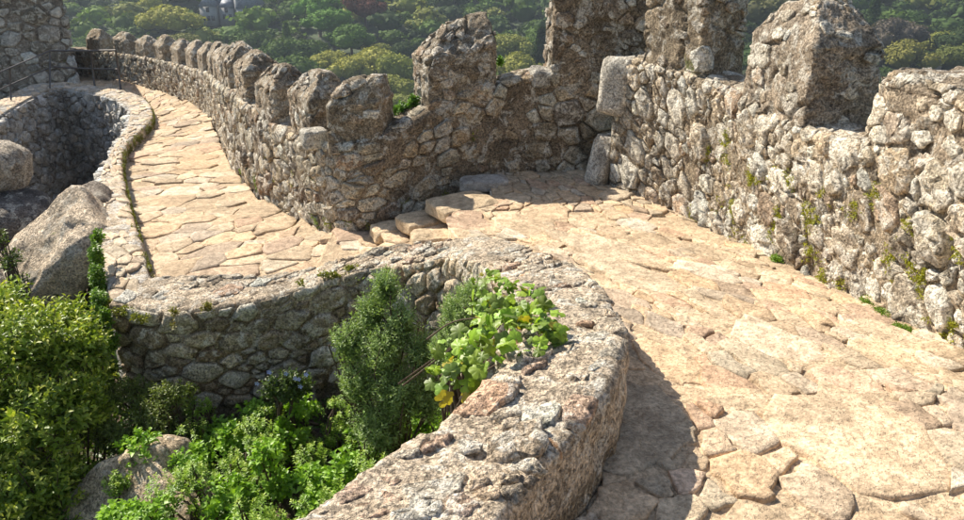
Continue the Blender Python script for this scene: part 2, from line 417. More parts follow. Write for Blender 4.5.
# strip parapet, path side / outer side, going away from the camera
SPi_px = [(156, 284, -2.77), (150, 270, -2.76), (142, 245, -2.78), (130, 205, -2.86), (122, 165, -3.08), (126, 145, -3.27), (141, 130, -3.45), (152, 118, -3.6), (151, 106, -3.72), (142, 97, -3.82), (125, 91, -3.88), (100, 86.5, -3.92), (62, 82, -3.94), (34, 84, -3.95), (10, 95, -3.95), (-20, 112, -3.95), (-70, 150, -3.95)]
SPo_px = [(112, 306, -2.80), (106, 292, -2.78), (100, 245, -2.78), (95, 205, -2.86), (102, 168, -3.08), (113, 147, -3.27), (122, 132, -3.45), (129, 119, -3.6), (129, 108, -3.72), (121, 101, -3.84), (108, 96, -3.92), (86, 91, -3.98), (62, 88, -4.0), (48, 90, -3.95), (24, 101, -3.95), (-4, 119, -3.95), (-54, 158, -3.95)]
SPi = [at(*p) for p in SPi_px]; SPo = [at(*p) for p in SPo_px]

def prof_grid(A, B, za, zb, rows, rad=.05):
    """cross-sections from the foot of side A over the top to the foot of side B; A, B are top edges (n,3)
    rows = (cells up side A, across, down side B)"""
    n = len(A); ra, rt, rb = rows
    w_ = B - A; w_[:, 2] = 0; L = np.linalg.norm(w_, axis=1, keepdims=True); w_ = w_ / L
    cols = []
    for t in np.linspace(0, 1, ra, endpoint=False):
        p = A.copy(); p[:, 2] = za + (A[:, 2] - rad - za) * t; cols.append(p)
    for k in range(3):
        th = math.pi / 2 * k / 3; p = A + w_ * rad * (1 - math.cos(th)); p[:, 2] = A[:, 2] - rad * (1 - math.sin(th)); cols.append(p)
    for t in np.linspace(0, 1, rt):
        p = A + w_ * (rad + (L - 2 * rad) * t); p[:, 2] = A[:, 2] + (B[:, 2] - A[:, 2]) * t; cols.append(p)
    for k in range(2, -1, -1):
        th = math.pi / 2 * k / 3; p = B - w_ * rad * (1 - math.cos(th)); p[:, 2] = B[:, 2] - rad * (1 - math.sin(th)); cols.append(p)
    for t in np.linspace(0, 1, rb + 1)[1:]:
        p = B.copy(); p[:, 2] = B[:, 2] - rad + (zb - B[:, 2] + rad) * t; cols.append(p)
    return np.stack(cols, 1)
def pathnormal(P):
    d = np.gradient(P[:, :2], axis=0); n = np.stack([-d[:, 1], d[:, 0]], 1); return n / np.linalg.norm(n, axis=1, keepdims=True)

# ------------------------------------------------------------------ paths
def ribbon(Lp, Rp, step, nv, zfun):
    n = int(step)
    A = spline(Lp, n); B = spline(Rp, n)
    t = np.linspace(0, 1, nv)[None, :, None]
    G = A[:, None, :3] * (1 - t) + B[:, None, :3] * t
    G[..., 2] = zfun(G)
    for j, e in ((0, -1), (-1, 1)):   # the sheet turns down at its edges
        G[:, j, 2] -= .35
    return G
def step_down(v, a, wdt): return np.clip((v - a) / wdt, 0, 1)
def zf_A(G):
    x, y, z = G[..., 0], G[..., 1], G[..., 2]
    wv = .12 * fbm(G * (1, 1, 0), 1.6, 3, 21)
    yy = y + wv - .10 * (x - 1)
    base = -2.3 + np.clip(6.7 - y, 0, 4) * .085
    base = base + .16 * (1 - step_down(yy, 2.78, .04)) + .05 * (1 - step_down(yy, 4.15, .05)) + .05 * (1 - step_down(yy, 5.6, .05)) + .12 * (1 - step_down(yy, 1.2, .05))
    return base + .012 * fbm(G * (1, 1, 0), 3, 3, 4)
AL = [(-1.6, -1.0, 0), (-.95, .1, 0), (-.45, .9, 0), (.0, 1.6, 0), (.2, 1.95, 0), (.35, 2.25, 0), (.5, 2.8, 0), (.53, 3.48, 0), (.48, 4.3, 0), (.33, 5.0, 0), (-.02, 5.6, 0), (-.22, 6.15, 0), (-.30, 6.7, 0), (.06, 7.2, 0), (.02, 8.3, 0)]
AR = [(2.65, -1.0, 0), (2.75, .1, 0), (2.75, .9, 0), (2.75, 1.6, 0), (2.7, 1.95, 0), (2.68, 2.4, 0), (2.6, 2.9, 0), (2.5, 3.5, 0), (2.4, 4.3, 0), (2.3, 5.0, 0), (2.12, 5.7, 0), (1.95, 6.4, 0), (1.75, 7.2, 0), (1.3, 8.3, 0)]
GA = ribbon(AL, AR, 480, 130, zf_A)
SA = Surf(GA, np.array((0, 0, 1.)))
path_a = SA.mesh('stone_path', M_SAND, None, (.60, .46, .31), sink=.006, amp=.011, freq=8, amp2=.0, kind='structure', cap=False)
ca = cells(0, SA.U[-1], 0, SA.V[-1], [(.26, .25), (.15, .3), (.09, .3), (.05, .3)], ang=-.5, st=1.4, gap=.009, seed=5)
usp = float(np.interp(3.0, GA[:, 65, 1], SA.U))
ca = [q for q in ca if q[0][:, 0].mean() > usp + .1] + cells(0, usp + .05, 0, SA.V[-1], [(.27, .32), (.17, .3), (.09, .3), (.045, .3)], ang=-.5, st=1.4, gap=.009, seed=6)
lay(SA, ca, M_PAVE, path_a, PAL_PAVE, 'paving_stone', 300, hfun=lambda s, g, w: g.uniform(.004, .02) if w[1] > 3.2 else g.uniform(.008, .015), keep=lambda c, w3, g: g.random() < (.93 if w3[1] > 3.2 else .97),
    rings=RINGS_FLAT, rough=.13, nz=.25, flat=True, tilt=.02)

BL = [(.35, 5.6, -2.33), (-.12, 5.85, -2.37), (-.5, 6.2, -2.48), (-1.0, 6.42, -2.66), (-1.7, 6.5, -2.8), (-2.75, 6.35, -2.86)] + [(p[0] - .08, p[1], p[2] - d) for p, d in zip(SPi[2:11], (.14, .18, .2, .2, .2, .22, .22, .22, .22))] + [(-12.5, 24.0, -4.2), (-15, 24.6, -4.3)]
BR = [(.45, 8.1, -2.33), (-.05, 7.98, -2.37), (-.5, 7.85, -2.48), (-.95, 7.65, -2.66), (-1.4, 7.65, -2.74), (-1.75, 8.0, -2.82), (-2.15, 8.7, -2.92), (-2.75, 9.6, -3.02), (-3.7, 11.7, -3.25), (-4.7, 14.2, -3.48), (-5.6, 16.6, -3.68), (-6.4, 18.6, -3.83), (-7.4, 20.6, -3.98), (-9, 22.9, -4.12), (-10.6, 24.9, -4.22), (-12.5, 26.7, -4.3), (-15, 28, -4.4)]
n_ = min(len(BL), len(BR)); BL, BR = BL[:n_], BR[:n_]
def zf_B(G):
    z = G[..., 2]; hh = .125
    q = z / hh + .35 * fbm(G * (1, 1, 0), .9, 3, 31)
    fl = np.floor(q); fr = q - fl
    zz = (fl + np.clip((fr - .90) / .10, 0, 1) + .10 * fr) * hh
    return zz * .9 + z * .1 + .01 * fbm(G * (1, 1, 0), 3, 2, 4) + .0
GB = ribbon(BL, BR, 900, 80, zf_B)
SB = Surf(GB, np.array((0, 0, 1.)))
path_b = SB.mesh('stone_path', M_SAND, None, (.58, .445, .30), sink=.004, amp=.012, freq=8, amp2=.0, kind='structure', cap=False)
cb = cells(0, SB.U[-1], 0, SB.V[-1], [(.23, .3), (.15, .35), (.10, .3)], ang=math.pi / 2, st=1.5, gap=.010, seed=9)
lay(SB, cb, M_PAVE, path_b, PAL_PAVE, 'paving_stone', 300, hfun=lambda s, g: g.uniform(.004, .022), keep=lambda c, w3, g: g.random() < .85,
    rings=RINGS_FLAT, rough=.12, nz=.15, flat=True, tilt=.03)

# ------------------------------------------------------------------ crenellated walls
def wall_surf(foot, H, thick, step, rows, side, zout, rad=.05):
    "foot curve sampled evenly; H(s) wall height at arc length s; side=+1/-1 picks which side the body lies"
    P = even(foot, step)
    n = pathnormal(P) * side
    L = np.r_[0, np.cumsum(np.linalg.norm(np.diff(P[:, :2], axis=0), axis=1))]
    hh = H(L)
    A = P.copy(); A[:, :2] += n * .05; A[:, 2] = P[:, 2] + hh
    B = P.copy(); B[:, :2] += n * thick; B[:, 2] = A[:, 2] + .02
    G = prof_grid(A, B, P[:, 2] - .25, P[:, 2] + zout, rows, rad)
    out = np.concatenate([-n, 0 * n[:, :1]], 1)
    O = np.zeros_like(G); O[:, :rows[0]] = out[:, None]
    return Surf(G, O), P, n, L
def merlon(parent, p, u, nrm, wd, th, h, sh=.6, top=(.55, .25), slope=0., lean=0., nu=72, nv=34, stones=.5, seed=0, amp=.03, pal=PAL_MER, mat=None, tint=(.38, .31, .22), rad=.14, capshift=0., backlean=0.):
    """a merlon: p = point on the path-side lower edge mid; u = along-wall unit vector, nrm = outward (away from path).
    sh = height share of the vertical faces; top=(along, across) scale of the crown"""
    g = np.random.default_rng(seed + 100)
    u = np.array([*u, 0.]); nr = np.array([*nrm, 0.]); c = np.array(p) + nr * th / 2
    tt = np.linspace(0, 8, nu, endpoint=False)   # evenly round the perimeter of a square with rounded corners
    px_ = np.interp((tt + 1) % 8, [0, 2, 4, 6, 8], [1, 1, -1, -1, 1]); py_ = np.interp((tt + 1) % 8, [0, 2, 4, 6, 8], [-1, 1, 1, -1, -1])
    pts = np.stack([px_, py_], 1); rr = rad; inn = np.clip(pts, -(1 - rr), 1 - rr); dd_ = pts - inn; pts = inn + rr * dd_ / (np.linalg.norm(dd_, axis=1, keepdims=True) + 1e-9)
    pts *= np.where(np.abs(pts).max(1, keepdims=True) > 0, 1, 1)
    cols = []
    vs = np.r_[np.linspace(0, sh, int(nv * .55)), np.linspace(sh, 1, int(nv * .3) + 1)[1:]]
    for t in vs:
        if t <= sh: fx = fy = 1 - .04 * t
        else:
            k = (t - sh) / (1 - sh); kk = k ** 1.15
            fx = 1 + (top[0] - 1) * kk; fy = 1 + (top[1] - 1) * kk
        x = pts[:, 0] * wd / 2 * fx; y = pts[:, 1] * th / 2 * fy
        z = h * t - .12 * (t == 0)
        q = c + x[:, None] * u + y[:, None] * nr
        q[:, 2] += z + slope * x * t + 0 * x
        kc = max(0., (t - sh) / (1 - sh)); q += (lean * t + capshift * kc) * u + backlean * kc * nr
        cols.append(q)
    last = cols[-1]; cen = last.mean(0)
    for f in (.75, .45, .15, .01): cols.append(cen + (last - cen) * f + np.array((0, 0, .03 * (1 - f))))
    G = np.stack(cols, 1)
    S = Surf(G, G - G.mean((0, 1)), closed=True)
    D = amp * fbm(G, 4.5, 3, seed) + amp * .9 * fbm(G, 17, 4, seed + 3, .7)
    rid = np.abs(fbm(G, 3.2, 3, seed + 8)); D = D - .035 * np.clip(.12 - rid, 0, 1) / .12
    V = G + S.N * D[..., None]
    f = gridfaces(nu, G.shape[1], True)
    if S.flip: f = f[:, ::-1]
    o = obj('merlon', V.reshape(-1, 3), f, mat or M_MERLON, parent, tint)
    if stones:
        cl = cells(0, S.U[-1], .03, S.V[-6], [(.085, .2), (.05, .35), (.03, .35)], ang=.3, st=1.3, gap=.012, seed=seed)
        lay(S, cl, M_WALL, o, pal, 'stone', 60, hfun=lambda s, g: s * g.uniform(.03, .09) + .008, keep=lambda c, w3, g: g.random() < stones, nz=.4, rough=.12)
    return o
def at_s(P, n, L, s):
    q = np.array([np.interp(s, L, P[:, k]) for k in range(3)]); nn = np.array([np.interp(s, L, n[:, k]) for k in range(2)]); nn /= np.linalg.norm(nn)
    return q, nn, np.array((-nn[1], nn[0]))

def s_at(P, L, Y): i = np.argmin(np.abs(P[:, 1] - Y)); return L[i]
WR = empty('battlement_wall', (2.1, 5, -2.1), 'rough rubble battlement wall on the right, pale slanting stones, running up towards the viewer', 'wall')
HR = lambda s: np.interp(s, [0, .9, 1.35, 2.0, 2.9, 3.3, 8], [1.24, 1.2, 1.14, .98, .92, .92, 1.0])
SR, PR, NR, LR = wall_surf(RF, HR, .52, .028, (34, 16, 6), +1, -5)
SR.mesh('masonry_core', M_MORTAR, WR, (.46, .37, .26), amp=.02, freq=9, amp2=.025)
vface = SR.V[34]
um = s_at(PR, LR, 5.0)
cr = cells(.02, um, .12, vface + .1, [(.105, .3), (.07, .35), (.045, .3), (.027, .3)], ang=-.72, st=1.6, gap=.018, seed=3) + cells(um, SR.U[-1], .12, vface + .1, [(.118, .35), (.08, .3), (.05, .3), (.03, .3)], ang=-.8, st=1.55, gap=.022, seed=4)
lay(SR, cr, M_WALL, WR, PAL_R, 'stone', 290, hfun=lambda s, g: s * g.uniform(.05, .15) + .010, keep=lambda c, w3, g: w3[1] > 1.5 and g.random() < .95, nz=.45, rough=.10, tilt=.10)
ct_ = cells(.02, SR.U[-1], vface + .12, SR.V[50], [(.09, .4), (.05, .4)], ang=.3, st=1.2, gap=.02, seed=13)
lay(SR, ct_, M_WALL, WR, PAL_R, 'sill_stone', 60, keep=lambda c, w3, g: w3[1] > 1.5 and g.random() < .7, nz=.3)

def mer(root, P, n, L, H, s0, s1, h, th=.46, inset=.03, **k):
    s = (s0 + s1) / 2; q, nn, uu = at_s(P, n, L, s); q = q + np.array([*(nn * (.05 + inset)), 0]); q[2] += float(H(s)) - .04
    return merlon(root, q, uu, nn, s1 - s0, th, h, **k)
# arc lengths on the right wall from the corner: the tall dark one, the capped one, the big pointed one, the broken stub
sA = (s_at(PR, LR, 7.42), s_at(PR, LR, 6.72)); sB = (s_at(PR, LR, 6.2), s_at(PR, LR, 5.28)); sC = (s_at(PR, LR, 4.72), s_at(PR, LR, 3.0))
mer(WR, PR, NR, LR, HR, sA[0], sA[1], .92, seed=1, sh=.74, top=(.8, .45), slope=-.05, nu=150, nv=80, th=.48, amp=.016, rad=.08, stones=.28)
mer(WR, PR, NR, LR, HR, sB[0], sB[1], .88, seed=2, sh=.64, top=(.3, .3), slope=.0, nu=190, nv=100, th=.52, amp=.018, rad=.08, stones=.27, tint=(.50, .41, .31), pal=PAL_R)
mer(WR, PR, NR, LR, HR, sC[0], sC[1], .40, seed=4, sh=.8, top=(.92, .85), slope=.0, nu=190, nv=60, th=.5, amp=.03, stones=.7, tint=(.42, .34, .25), pal=PAL_R)
mer(WR, PR, NR, LR, HR, sC[1] + .6, sC[1] + 1.5, .85, seed=6, sh=.66, top=(.4, .3), nu=80, nv=50, th=.5, stones=.3)

WL = empty('battlement_wall', (-1.4, 7.8, -2.7), 'long curving battlement wall with a row of merlons beyond the descending steps', 'wall')
tmpP = even(LF, .05); LL0 = np.r_[0, np.cumsum(np.linalg.norm(np.diff(tmpP[:, :2], axis=0), axis=1))]
def s_left(X): return float(np.interp(-X, -tmpP[:, 0], LL0))
HLx = [s_left(v) for v in (1.9, .9, .3, -.3, -.9, -1.5, -2.2, -3.0, -3.6, -4.5, -5.5, -7.5, -12, -15)]
HLv = [1.2, 1.05, .95, .86, .84, .86, .9, 1.06, 1.16, 1.1, 1.0, .88, .86, .86]
HL = lambda s: np.interp(s, HLx, HLv)
SL, PL, NL, LL = wall_surf(LF, HL, .5, .035, (30, 12, 6), -1, -6)
SL.mesh('masonry_core', M_MORTAR, WL, (.36, .285, .2), amp=.02, freq=9, amp2=.03)
vface = SL.V[30]
cl = cells(.5, SL.U[-1], .1, vface + .08, [(.11, .3), (.075, .35), (.05, .3)], ang=.25, st=1.35, gap=.018, seed=23)
lay(SL, cl, M_WALL, WL, PAL_L, 'stone', 290, hfun=lambda s, g: s * g.uniform(.08, .2) + .006, keep=lambda c, w3, g: g.random() < (.6 if w3[1] < 8.3 and w3[0] > -.9 else .92), nz=.4, rough=.09, tilt=.12)
ct_ = cells(.5, SL.U[-1] * .6, vface + .1, SL.V[42], [(.09, .5), (.05, .4)], seed=33, gap=.02)
lay(SL, ct_, M_WALL, WL, PAL_L, 'sill_stone', 40, keep=lambda c, w3, g: g.random() < .7)
sx = s_left
mer(WL, PL, NL, LL, HL, sx(1.78), sx(.70), 1.28, seed=11, sh=.53, top=(.8, .4), slope=-.12, nu=170, nv=90, th=.5, amp=.014, stones=.25, inset=.0, backlean=.08, tint=(.34, .27, .19))
mer(WL, PL, NL, LL, HL, sx(.20), sx(-.48), .73, seed=12, sh=.60, top=(.55, .3), slope=-.26, capshift=-.17, backlean=.12, nu=150, nv=90, th=.5, amp=.014, stones=.25, tint=(.40, .33, .24))
mer(WL, PL, NL, LL, HL, sx(-.97), sx(-1.50), .63, seed=13, sh=.62, top=(.62, .45), slope=-.14, capshift=-.08, nu=140, nv=80, th=.46, amp=.014, rad=.3, stones=.22, tint=(.38, .31, .22))
s0 = sx(-1.56)
s = s0 + .46
gl = np.random.default_rng(5)
for k in range(15):
    wd = [.72, .74, .8, .85, .85, .85, .85, .85, .85, .85, .85, .85, .85, .85, .85][k]
    gp = [.48, .58, .62, .66, .7, .75, .75, .75, .75, .75, .75, .75, .75, .75, .75][k]
    mer(WL, PL, NL, LL, HL, s, s + wd, .68 + gl.uniform(-.04, .05), seed=20 + k, sh=.62 + gl.uniform(-.05, .05), top=(gl.uniform(.35, .6), .2), slope=gl.uniform(-.06, .06),
        nu=90 if k < 4 else 56, nv=56 if k < 4 else 34, th=.54, amp=.022, stones=.32 if k < 6 else .0, tint=(.50, .405, .295))
    s += wd + gp
# the bright upright block and the white slab of the inner corner
def block(name, parent, c, half, rot, mat, tint, seed=0, amp=.03, n=14, power=.35):
    "a single rough stone: a superellipsoid with broken faces"
    th = np.linspace(0, 2 * math.pi, n * 2, endpoint=False); ph = np.linspace(-math.pi / 2 + .05, math.pi / 2 - .05, n)
    T, Pp = np.meshgrid(th, ph, indexing='ij'); sg = lambda a: np.sign(a) * np.abs(a) ** power
    X = np.stack([sg(np.cos(Pp)) * sg(np.cos(T)), sg(np.cos(Pp)) * sg(np.sin(T)), sg(np.sin(Pp))], -1) * np.array(half)
    rm = np.array(Matrix.Rotation(rot[2], 3, 'Z') @ Matrix.Rotation(rot[1], 3, 'Y') @ Matrix.Rotation(rot[0], 3, 'X'))
    G = X @ rm.T + np.array(c)
    S = Surf(G, G - np.array(c), closed=True)
    V = G + S.N * (amp * fbm(G, 1.6 / max(half), 3, seed) + amp * .35 * fbm(G, 7 / max(half), 3, seed + 2))[..., None]
    f = gridfaces(*G.shape[:2], True)
    if S.flip: f = f[:, ::-1]
    a, b = G.shape[:2]
    V = V.reshape(-1, 3); V = np.vstack([V, V.reshape(a, b, 3)[:, 0].mean(0), V.reshape(a, b, 3)[:, -1].mean(0)])
    return V, f, a, b
def rock(name, parent, c, half, rot, mat, tint, seed=0, amp=.03, n=14, power=.35, label=None, cat=None, group=None):
    V, f, a, b = block(name, parent, c, half, rot, mat, tint, seed, amp, n, power)
    i = np.arange(a); j = (i + 1) % a
    c1 = np.stack([j * b, i * b, np.full(a, a * b), np.full(a, a * b)], 1); c2 = np.stack([i * b + b - 1, j * b + b - 1, np.full(a, a * b + 1), np.full(a, a * b + 1)], 1)
    tri = np.vstack([f[:, [0, 1, 2]], f[:, [0, 2, 3]], c1[:, :3], c2[:, :3]])
    # orient outwards
    cen = V.mean(0); nn = np.cross(V[tri[:, 1]] - V[tri[:, 0]], V[tri[:, 2]] - V[tri[:, 0]]); w_ = ((V[tri].mean(1) - cen) * nn).sum(1)
    if w_.sum() < 0: tri = tri[:, ::-1]
    o = obj(name, V, tri, mat, parent, tint)
    if label: tag(o, label, cat, group)
    return o
q = atY(612, 92, 7.5)
rock('corner_stone', WR, (1.32, 7.70, -1.33), (.17, .15, .27), (0.04, .06, .95), M_WALL, (.66, .61, .52), 3, .05, 18, .3)
rock('corner_stone', WR, (1.22, 7.80, -2.08), (.15, .12, .26), (.1, .25, .9), M_WALL, (.55, .5, .42), 4, .05, 18, .3)
rock('corner_stone', WL, (-1.68, 7.9, -1.88), (.13, .13, .1), (.0, .0, .4), M_WALL, (.6, .56, .48), 5, .02)
rock('corner_stone', WL, (.6, 8.25, -1.33), (.12, .12, .09), (.1, .1, .3), M_WALL, (.5, .47, .42), 6, .03)

for c_, hf, rz, tn in (((463, 207, -2.35), (.30, .26, .07), .5, (.58, .45, .30)), ((484, 184, -2.30), (.24, .13, .06), .1, (.46, .43, .39)), ((424, 222, -2.51), (.24, .2, .07), .6, (.57, .44, .29)),
                       ((392, 232, -2.65), (.2, .17, .07), .3, (.58, .45, .3)), ((436, 240, -2.5), (.22, .16, .07), .2, (.58, .45, .3)), ((620, 196, -2.31), (.22, .14, .05), .9, (.55, .45, .33))):
    rock('step_stone', path_b, at(*c_), hf, (0, 0, rz), M_PAVE, tn, int(c_[0]), .03, 24, .35)

# ------------------------------------------------------------------ low wall round the planted pocket
LW = empty('low_wall', (.5, 2.7, -2), 'low curving wall in the foreground with a lichen-crusted top, round the planted pocket', 'wall')
Ao, Bi = spline(LWo, 560), spline(LWi, 560)
GLW = prof_grid(Ao, Bi, Ao[:, 2] - np.interp(Ao[:, 0] + 0 * Ao[:, 1], [-3, -1, 0, .5], [.4, .5, .75, .9]), np.full(len(Bi), -4.3), (34, 34, 60), .045)
O = np.zeros_like(GLW); O[:, 34:66, 2] = 1
SLW = Surf(GLW, O)
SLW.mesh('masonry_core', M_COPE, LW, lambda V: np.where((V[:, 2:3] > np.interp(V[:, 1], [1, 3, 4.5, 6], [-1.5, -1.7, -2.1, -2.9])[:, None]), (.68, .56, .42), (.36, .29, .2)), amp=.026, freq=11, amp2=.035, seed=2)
v0, v1 = SLW.V[35], SLW.V[34 + 3 + 34]
cl = cells(.02, SLW.U[-1], v0, v1, [(.085, .3), (.055, .35), (.03, .3)], ang=.2, st=1.3, gap=.012, seed=43)
lay(SLW, cl, M_COPE, LW, PAL_TOP, 'coping_stone', 240, hfun=lambda s, g: s * g.uniform(.02, .11) + .007, keep=lambda c, w3, g: w3[1] > .8 and g.random() < .55, rough=.14, nz=.5, tilt=.06)
# courses of squared rubble in the face above the plants
v2 = v1 + .02
cl = cells(.02, SLW.U[-1] * .62, v2, min(SLW.V[-1], v2 + 1.4), [(.135, .5), (.095, .3), (.05, .3)], ang=0., st=1.12, gap=.03, seed=44)
lay(SLW, cl, M_SHADE, LW, PAL_RET, 'stone', 130, hfun=lambda s, g: s * g.uniform(.08, .16) + .022, keep=lambda c, w3, g: True, rough=.05, nz=.2, tilt=.06)

# ------------------------------------------------------------------ strip parapet and the bay behind
SW = empty('parapet_wall', SPo[3], 'narrow curving parapet with mossy inner edge beside the steps, rounding the bay', 'wall')
A2, B2 = spline(SPi, 700), spline(SPo, 700)
GSW = prof_grid(A2, B2, A2[:, 2] - .55, np.full(len(B2), -7.9), (10, 14, 60), .05)
O = np.zeros_like(GSW); O[:, 10:26, 2] = 1
SSW = Surf(GSW, O)
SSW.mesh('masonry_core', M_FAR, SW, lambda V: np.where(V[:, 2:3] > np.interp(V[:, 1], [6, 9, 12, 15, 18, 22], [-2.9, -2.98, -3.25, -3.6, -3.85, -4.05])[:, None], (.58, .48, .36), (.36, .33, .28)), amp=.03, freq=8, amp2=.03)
v0, v1 = SSW.V[11], SSW.V[10 + 3 + 14]
cl = cells(.02, SSW.U[-1], v0, v1, [(.11, .4), (.07, .4)], ang=.2, st=1.3, gap=.014, seed=53)
lay(SSW, cl, M_PAVE, SW, PAL_STRIP, 'coping_stone', 200, hfun=lambda s, g: s * g.uniform(.02, .06) + .006, keep=lambda c, w3, g: g.random() < .6, rough=.08, nz=.3, tilt=.05)
cl = cells(SSW.U[150], SSW.U[-20], v1 + .05, SSW.V[-8], [(.16, .4), (.11, .4), (.07, .2)], ang=.2, st=1.15, gap=.03, seed=54)
lay(SSW, cl, M_FAR, SW, [((.66, .62, .55), 3), ((.5, .46, .4), 3), ((.78, .75, .7), 1.8), ((.32, .28, .24), 1.2)], 'stone', 290, hfun=lambda s, g: s * g.uniform(.15, .4) + .01, keep=lambda c, w3, g: g.random() < .9, nz=.3, tilt=.15)

# ------------------------------------------------------------------ tower at the upper left with the dark link wall
def box_surf(c, wx, wy, h, yaw, nu=160, nv=60, batter=.0, rad=.1):
    ths = np.linspace(0, 2 * math.pi, nu, endpoint=False); ct, st_ = np.cos(ths + math.pi / 4), np.sin(ths + math.pi / 4)
    m = np.maximum(np.abs(ct), np.abs(st_)); p = np.stack([ct / m * wx / 2, st_ / m * wy / 2], 1)
    cy, sy = math.cos(yaw), math.sin(yaw); p = p @ np.array([[cy, sy], [-sy, cy]])
    cols = []
    for t in np.linspace(0, 1, nv):
        f = 1 + batter * (1 - t); q = np.zeros((nu, 3)); q[:, :2] = p * f; q += np.array(c); q[:, 2] += h * t; cols.append(q)
    last = cols[-1]; cen = last.mean(0)
    for f in (.9, .5, .02): cols.append(cen + (last - cen) * f)
    G = np.stack(cols, 1); return Surf(G, G - G.mean((0, 1)), closed=True)
TW = empty('stone_tower', (-17.0, 27.5, -8), 'grey rubble tower with pale stones behind the iron railing', 'tower')
ST = box_surf((-17.0, 24.4, -8), 8.6, 3.0, 7.6, R(27), 260, 110, .0)
ST.mesh('masonry_core', M_MORTAR, TW, (.38, .33, .27), amp=.02, freq=6, amp2=.02)
cl = cells(0, ST.U[-1], 3.2, 7.5, [(.26, .3), (.17, .35), (.11, .3)], ang=.0, st=1.25, gap=.05, seed=63)
lay(ST, cl, M_WALL, TW, [((.55, .5, .43), 4), ((.42, .37, .3), 3), ((.8, .77, .7), 2), ((.3, .26, .2), 1)], 'stone', 280, hfun=lambda s, g: s * g.uniform(.08, .2) + .02, keep=lambda c, w3, g: w3[1] < 25.2 and g.random() < .85, nz=.3, tilt=.1)

# ------------------------------------------------------------------ iron railing
def tube(P, r, n=8):
    P = np.asarray(P, float); a = []
    d = np.gradient(P, axis=0); d /= np.linalg.norm(d, axis=1, keepdims=True)
    up = np.where(np.abs(d[:, 2:3]) > .9, (1., 0, 0), (0, 0, 1.)); s = np.cross(d, up); s /= np.linalg.norm(s, axis=1, keepdims=True); t = np.cross(d, s)
    th = np.linspace(0, 2 * math.pi, n, endpoint=False)
    rr = np.broadcast_to(np.asarray(r, float), (len(P),))
    V = P[:, None] + rr[:, None, None] * (np.cos(th)[None, :, None] * s[:, None] + np.sin(th)[None, :, None] * t[:, None])
    i = np.arange(len(P) - 1)[:, None]; j = np.arange(n)[None]; j2 = (j + 1) % n
    f = np.stack([i * n + j, (i + 1) * n + j, (i + 1) * n + j2, i * n + j2], -1).reshape(-1, 4)
    V = np.vstack([V.reshape(-1, 3), P[0], P[-1]]); k = len(P) * n; J = np.arange(n); J2 = (J + 1) % n
    f = np.vstack([f, np.stack([J2, J, np.full(n, k), np.full(n, k)], 1), np.stack([(len(P) - 1) * n + J, (len(P) - 1) * n + J2, np.full(n, k + 1), np.full(n, k + 1)], 1)])
    tri = np.vstack([f[:, [0, 1, 2]], f[:, [0, 2, 3]]])
    tri = tri[(tri[:, 0] != tri[:, 1]) & (tri[:, 1] != tri[:, 2]) & (tri[:, 0] != tri[:, 2])]
    return V, tri
RL = empty('iron_railing', at(121, 91, -4.05), 'dark iron railing with two level rails at the far end of the path', 'railing')
pa = at(121, 91, -4.05); pb = at(95, 89, -4.08); pa2 = atY(115.8, 50.5, pa[1]); pb2 = atY(90.5, 51, pb[1]); pc2 = atY(50, 51, pb[1] + .05); 
obj('post', *tube([pa - (0, 0, .1), (pa + pa2) / 2, pa2], .03), M_RAIL, RL); obj('post', *tube([pb - (0, 0, .1), (pb + pb2) / 2, pb2], .03), M_RAIL, RL)
obj('rail', *tube([pa2, pb2, pc2], .026), M_RAIL, RL)
pa3 = atY(118, 69.5, pa[1]); pb3 = atY(93, 69, pb[1]); pc3 = atY(52, 67, pb[1] + .05)
obj('rail', *tube([pa3, pb3, pc3], .022), M_RAIL, RL)
pc = at(50, 86, -4.08)
RL2 = empty('stair_railing', atY(50, 88, 22.3), 'dark iron handrail sloping down to the left beside the tower', 'railing')
q0 = atY(50, 88, 22.3); q1 = atY(10, 100, 20.5)
obj('post', *tube([q0, (q0 + pc2) / 2, pc2], .022), M_RAIL, RL2)
e1, e2 = atY(-30, 85, 19.3), atY(-30, 103, 19.3)
obj('rail', *tube([pc2 + (0, 0, .0), atY(10, 68, 20.7), e1], .02), M_RAIL, RL2)
obj('rail', *tube([pc3, atY(10, 85, 20.7), e2], .018), M_RAIL, RL2)
obj('post', *tube([atY(11, 100, 20.7), atY(10, 80, 20.7), atY(10, 68, 20.7)], .022), M_RAIL, RL2)

# ------------------------------------------------------------------ boulders
def W(px, py, Y): return atY(px, py, Y)
rock('boulder', None, W(-6, 172, 9.6), (.42, .45, .33), (.1, -.2, .3), M_ROCK, (.60, .52, .42), 71, .10, 28, .75, 'smooth round pale grey boulder at the left edge, uppermost of the pile', 'boulder')
rock('boulder', None, W(12, 222, 9.2), (.48, .5, .33), (.1, .1, .3), M_ROCK, (.2, .175, .155), 72, .07, 28, .7, 'dark brown boulder under the round pale one at the left edge', 'boulder')
rock('boulder', None, W(56, 256, 8.0), (.72, .5, .24), (.45, -.72, .25), M_ROCK, (.74, .61, .46), 73, .11, 40, .4, 'large slanting sunlit boulder leaning against the narrow parapet', 'boulder')
rock('boulder', None, W(66, 224, 8.9), (.6, .35, .16), (.3, -.6, .3), M_ROCK, (.34, .29, .24), 74, .05, 28, .55, 'brown slanting boulder behind the large sunlit one', 'boulder')
rock('boulder', None, W(122, 548, 4.5), (.72, .5, .26), (.75, -.72, .2), M_ROCK, (.78, .62, .43), 75, .12, 44, .4, 'tan boulder below the corner of the wall, between the two green thickets', 'boulder')
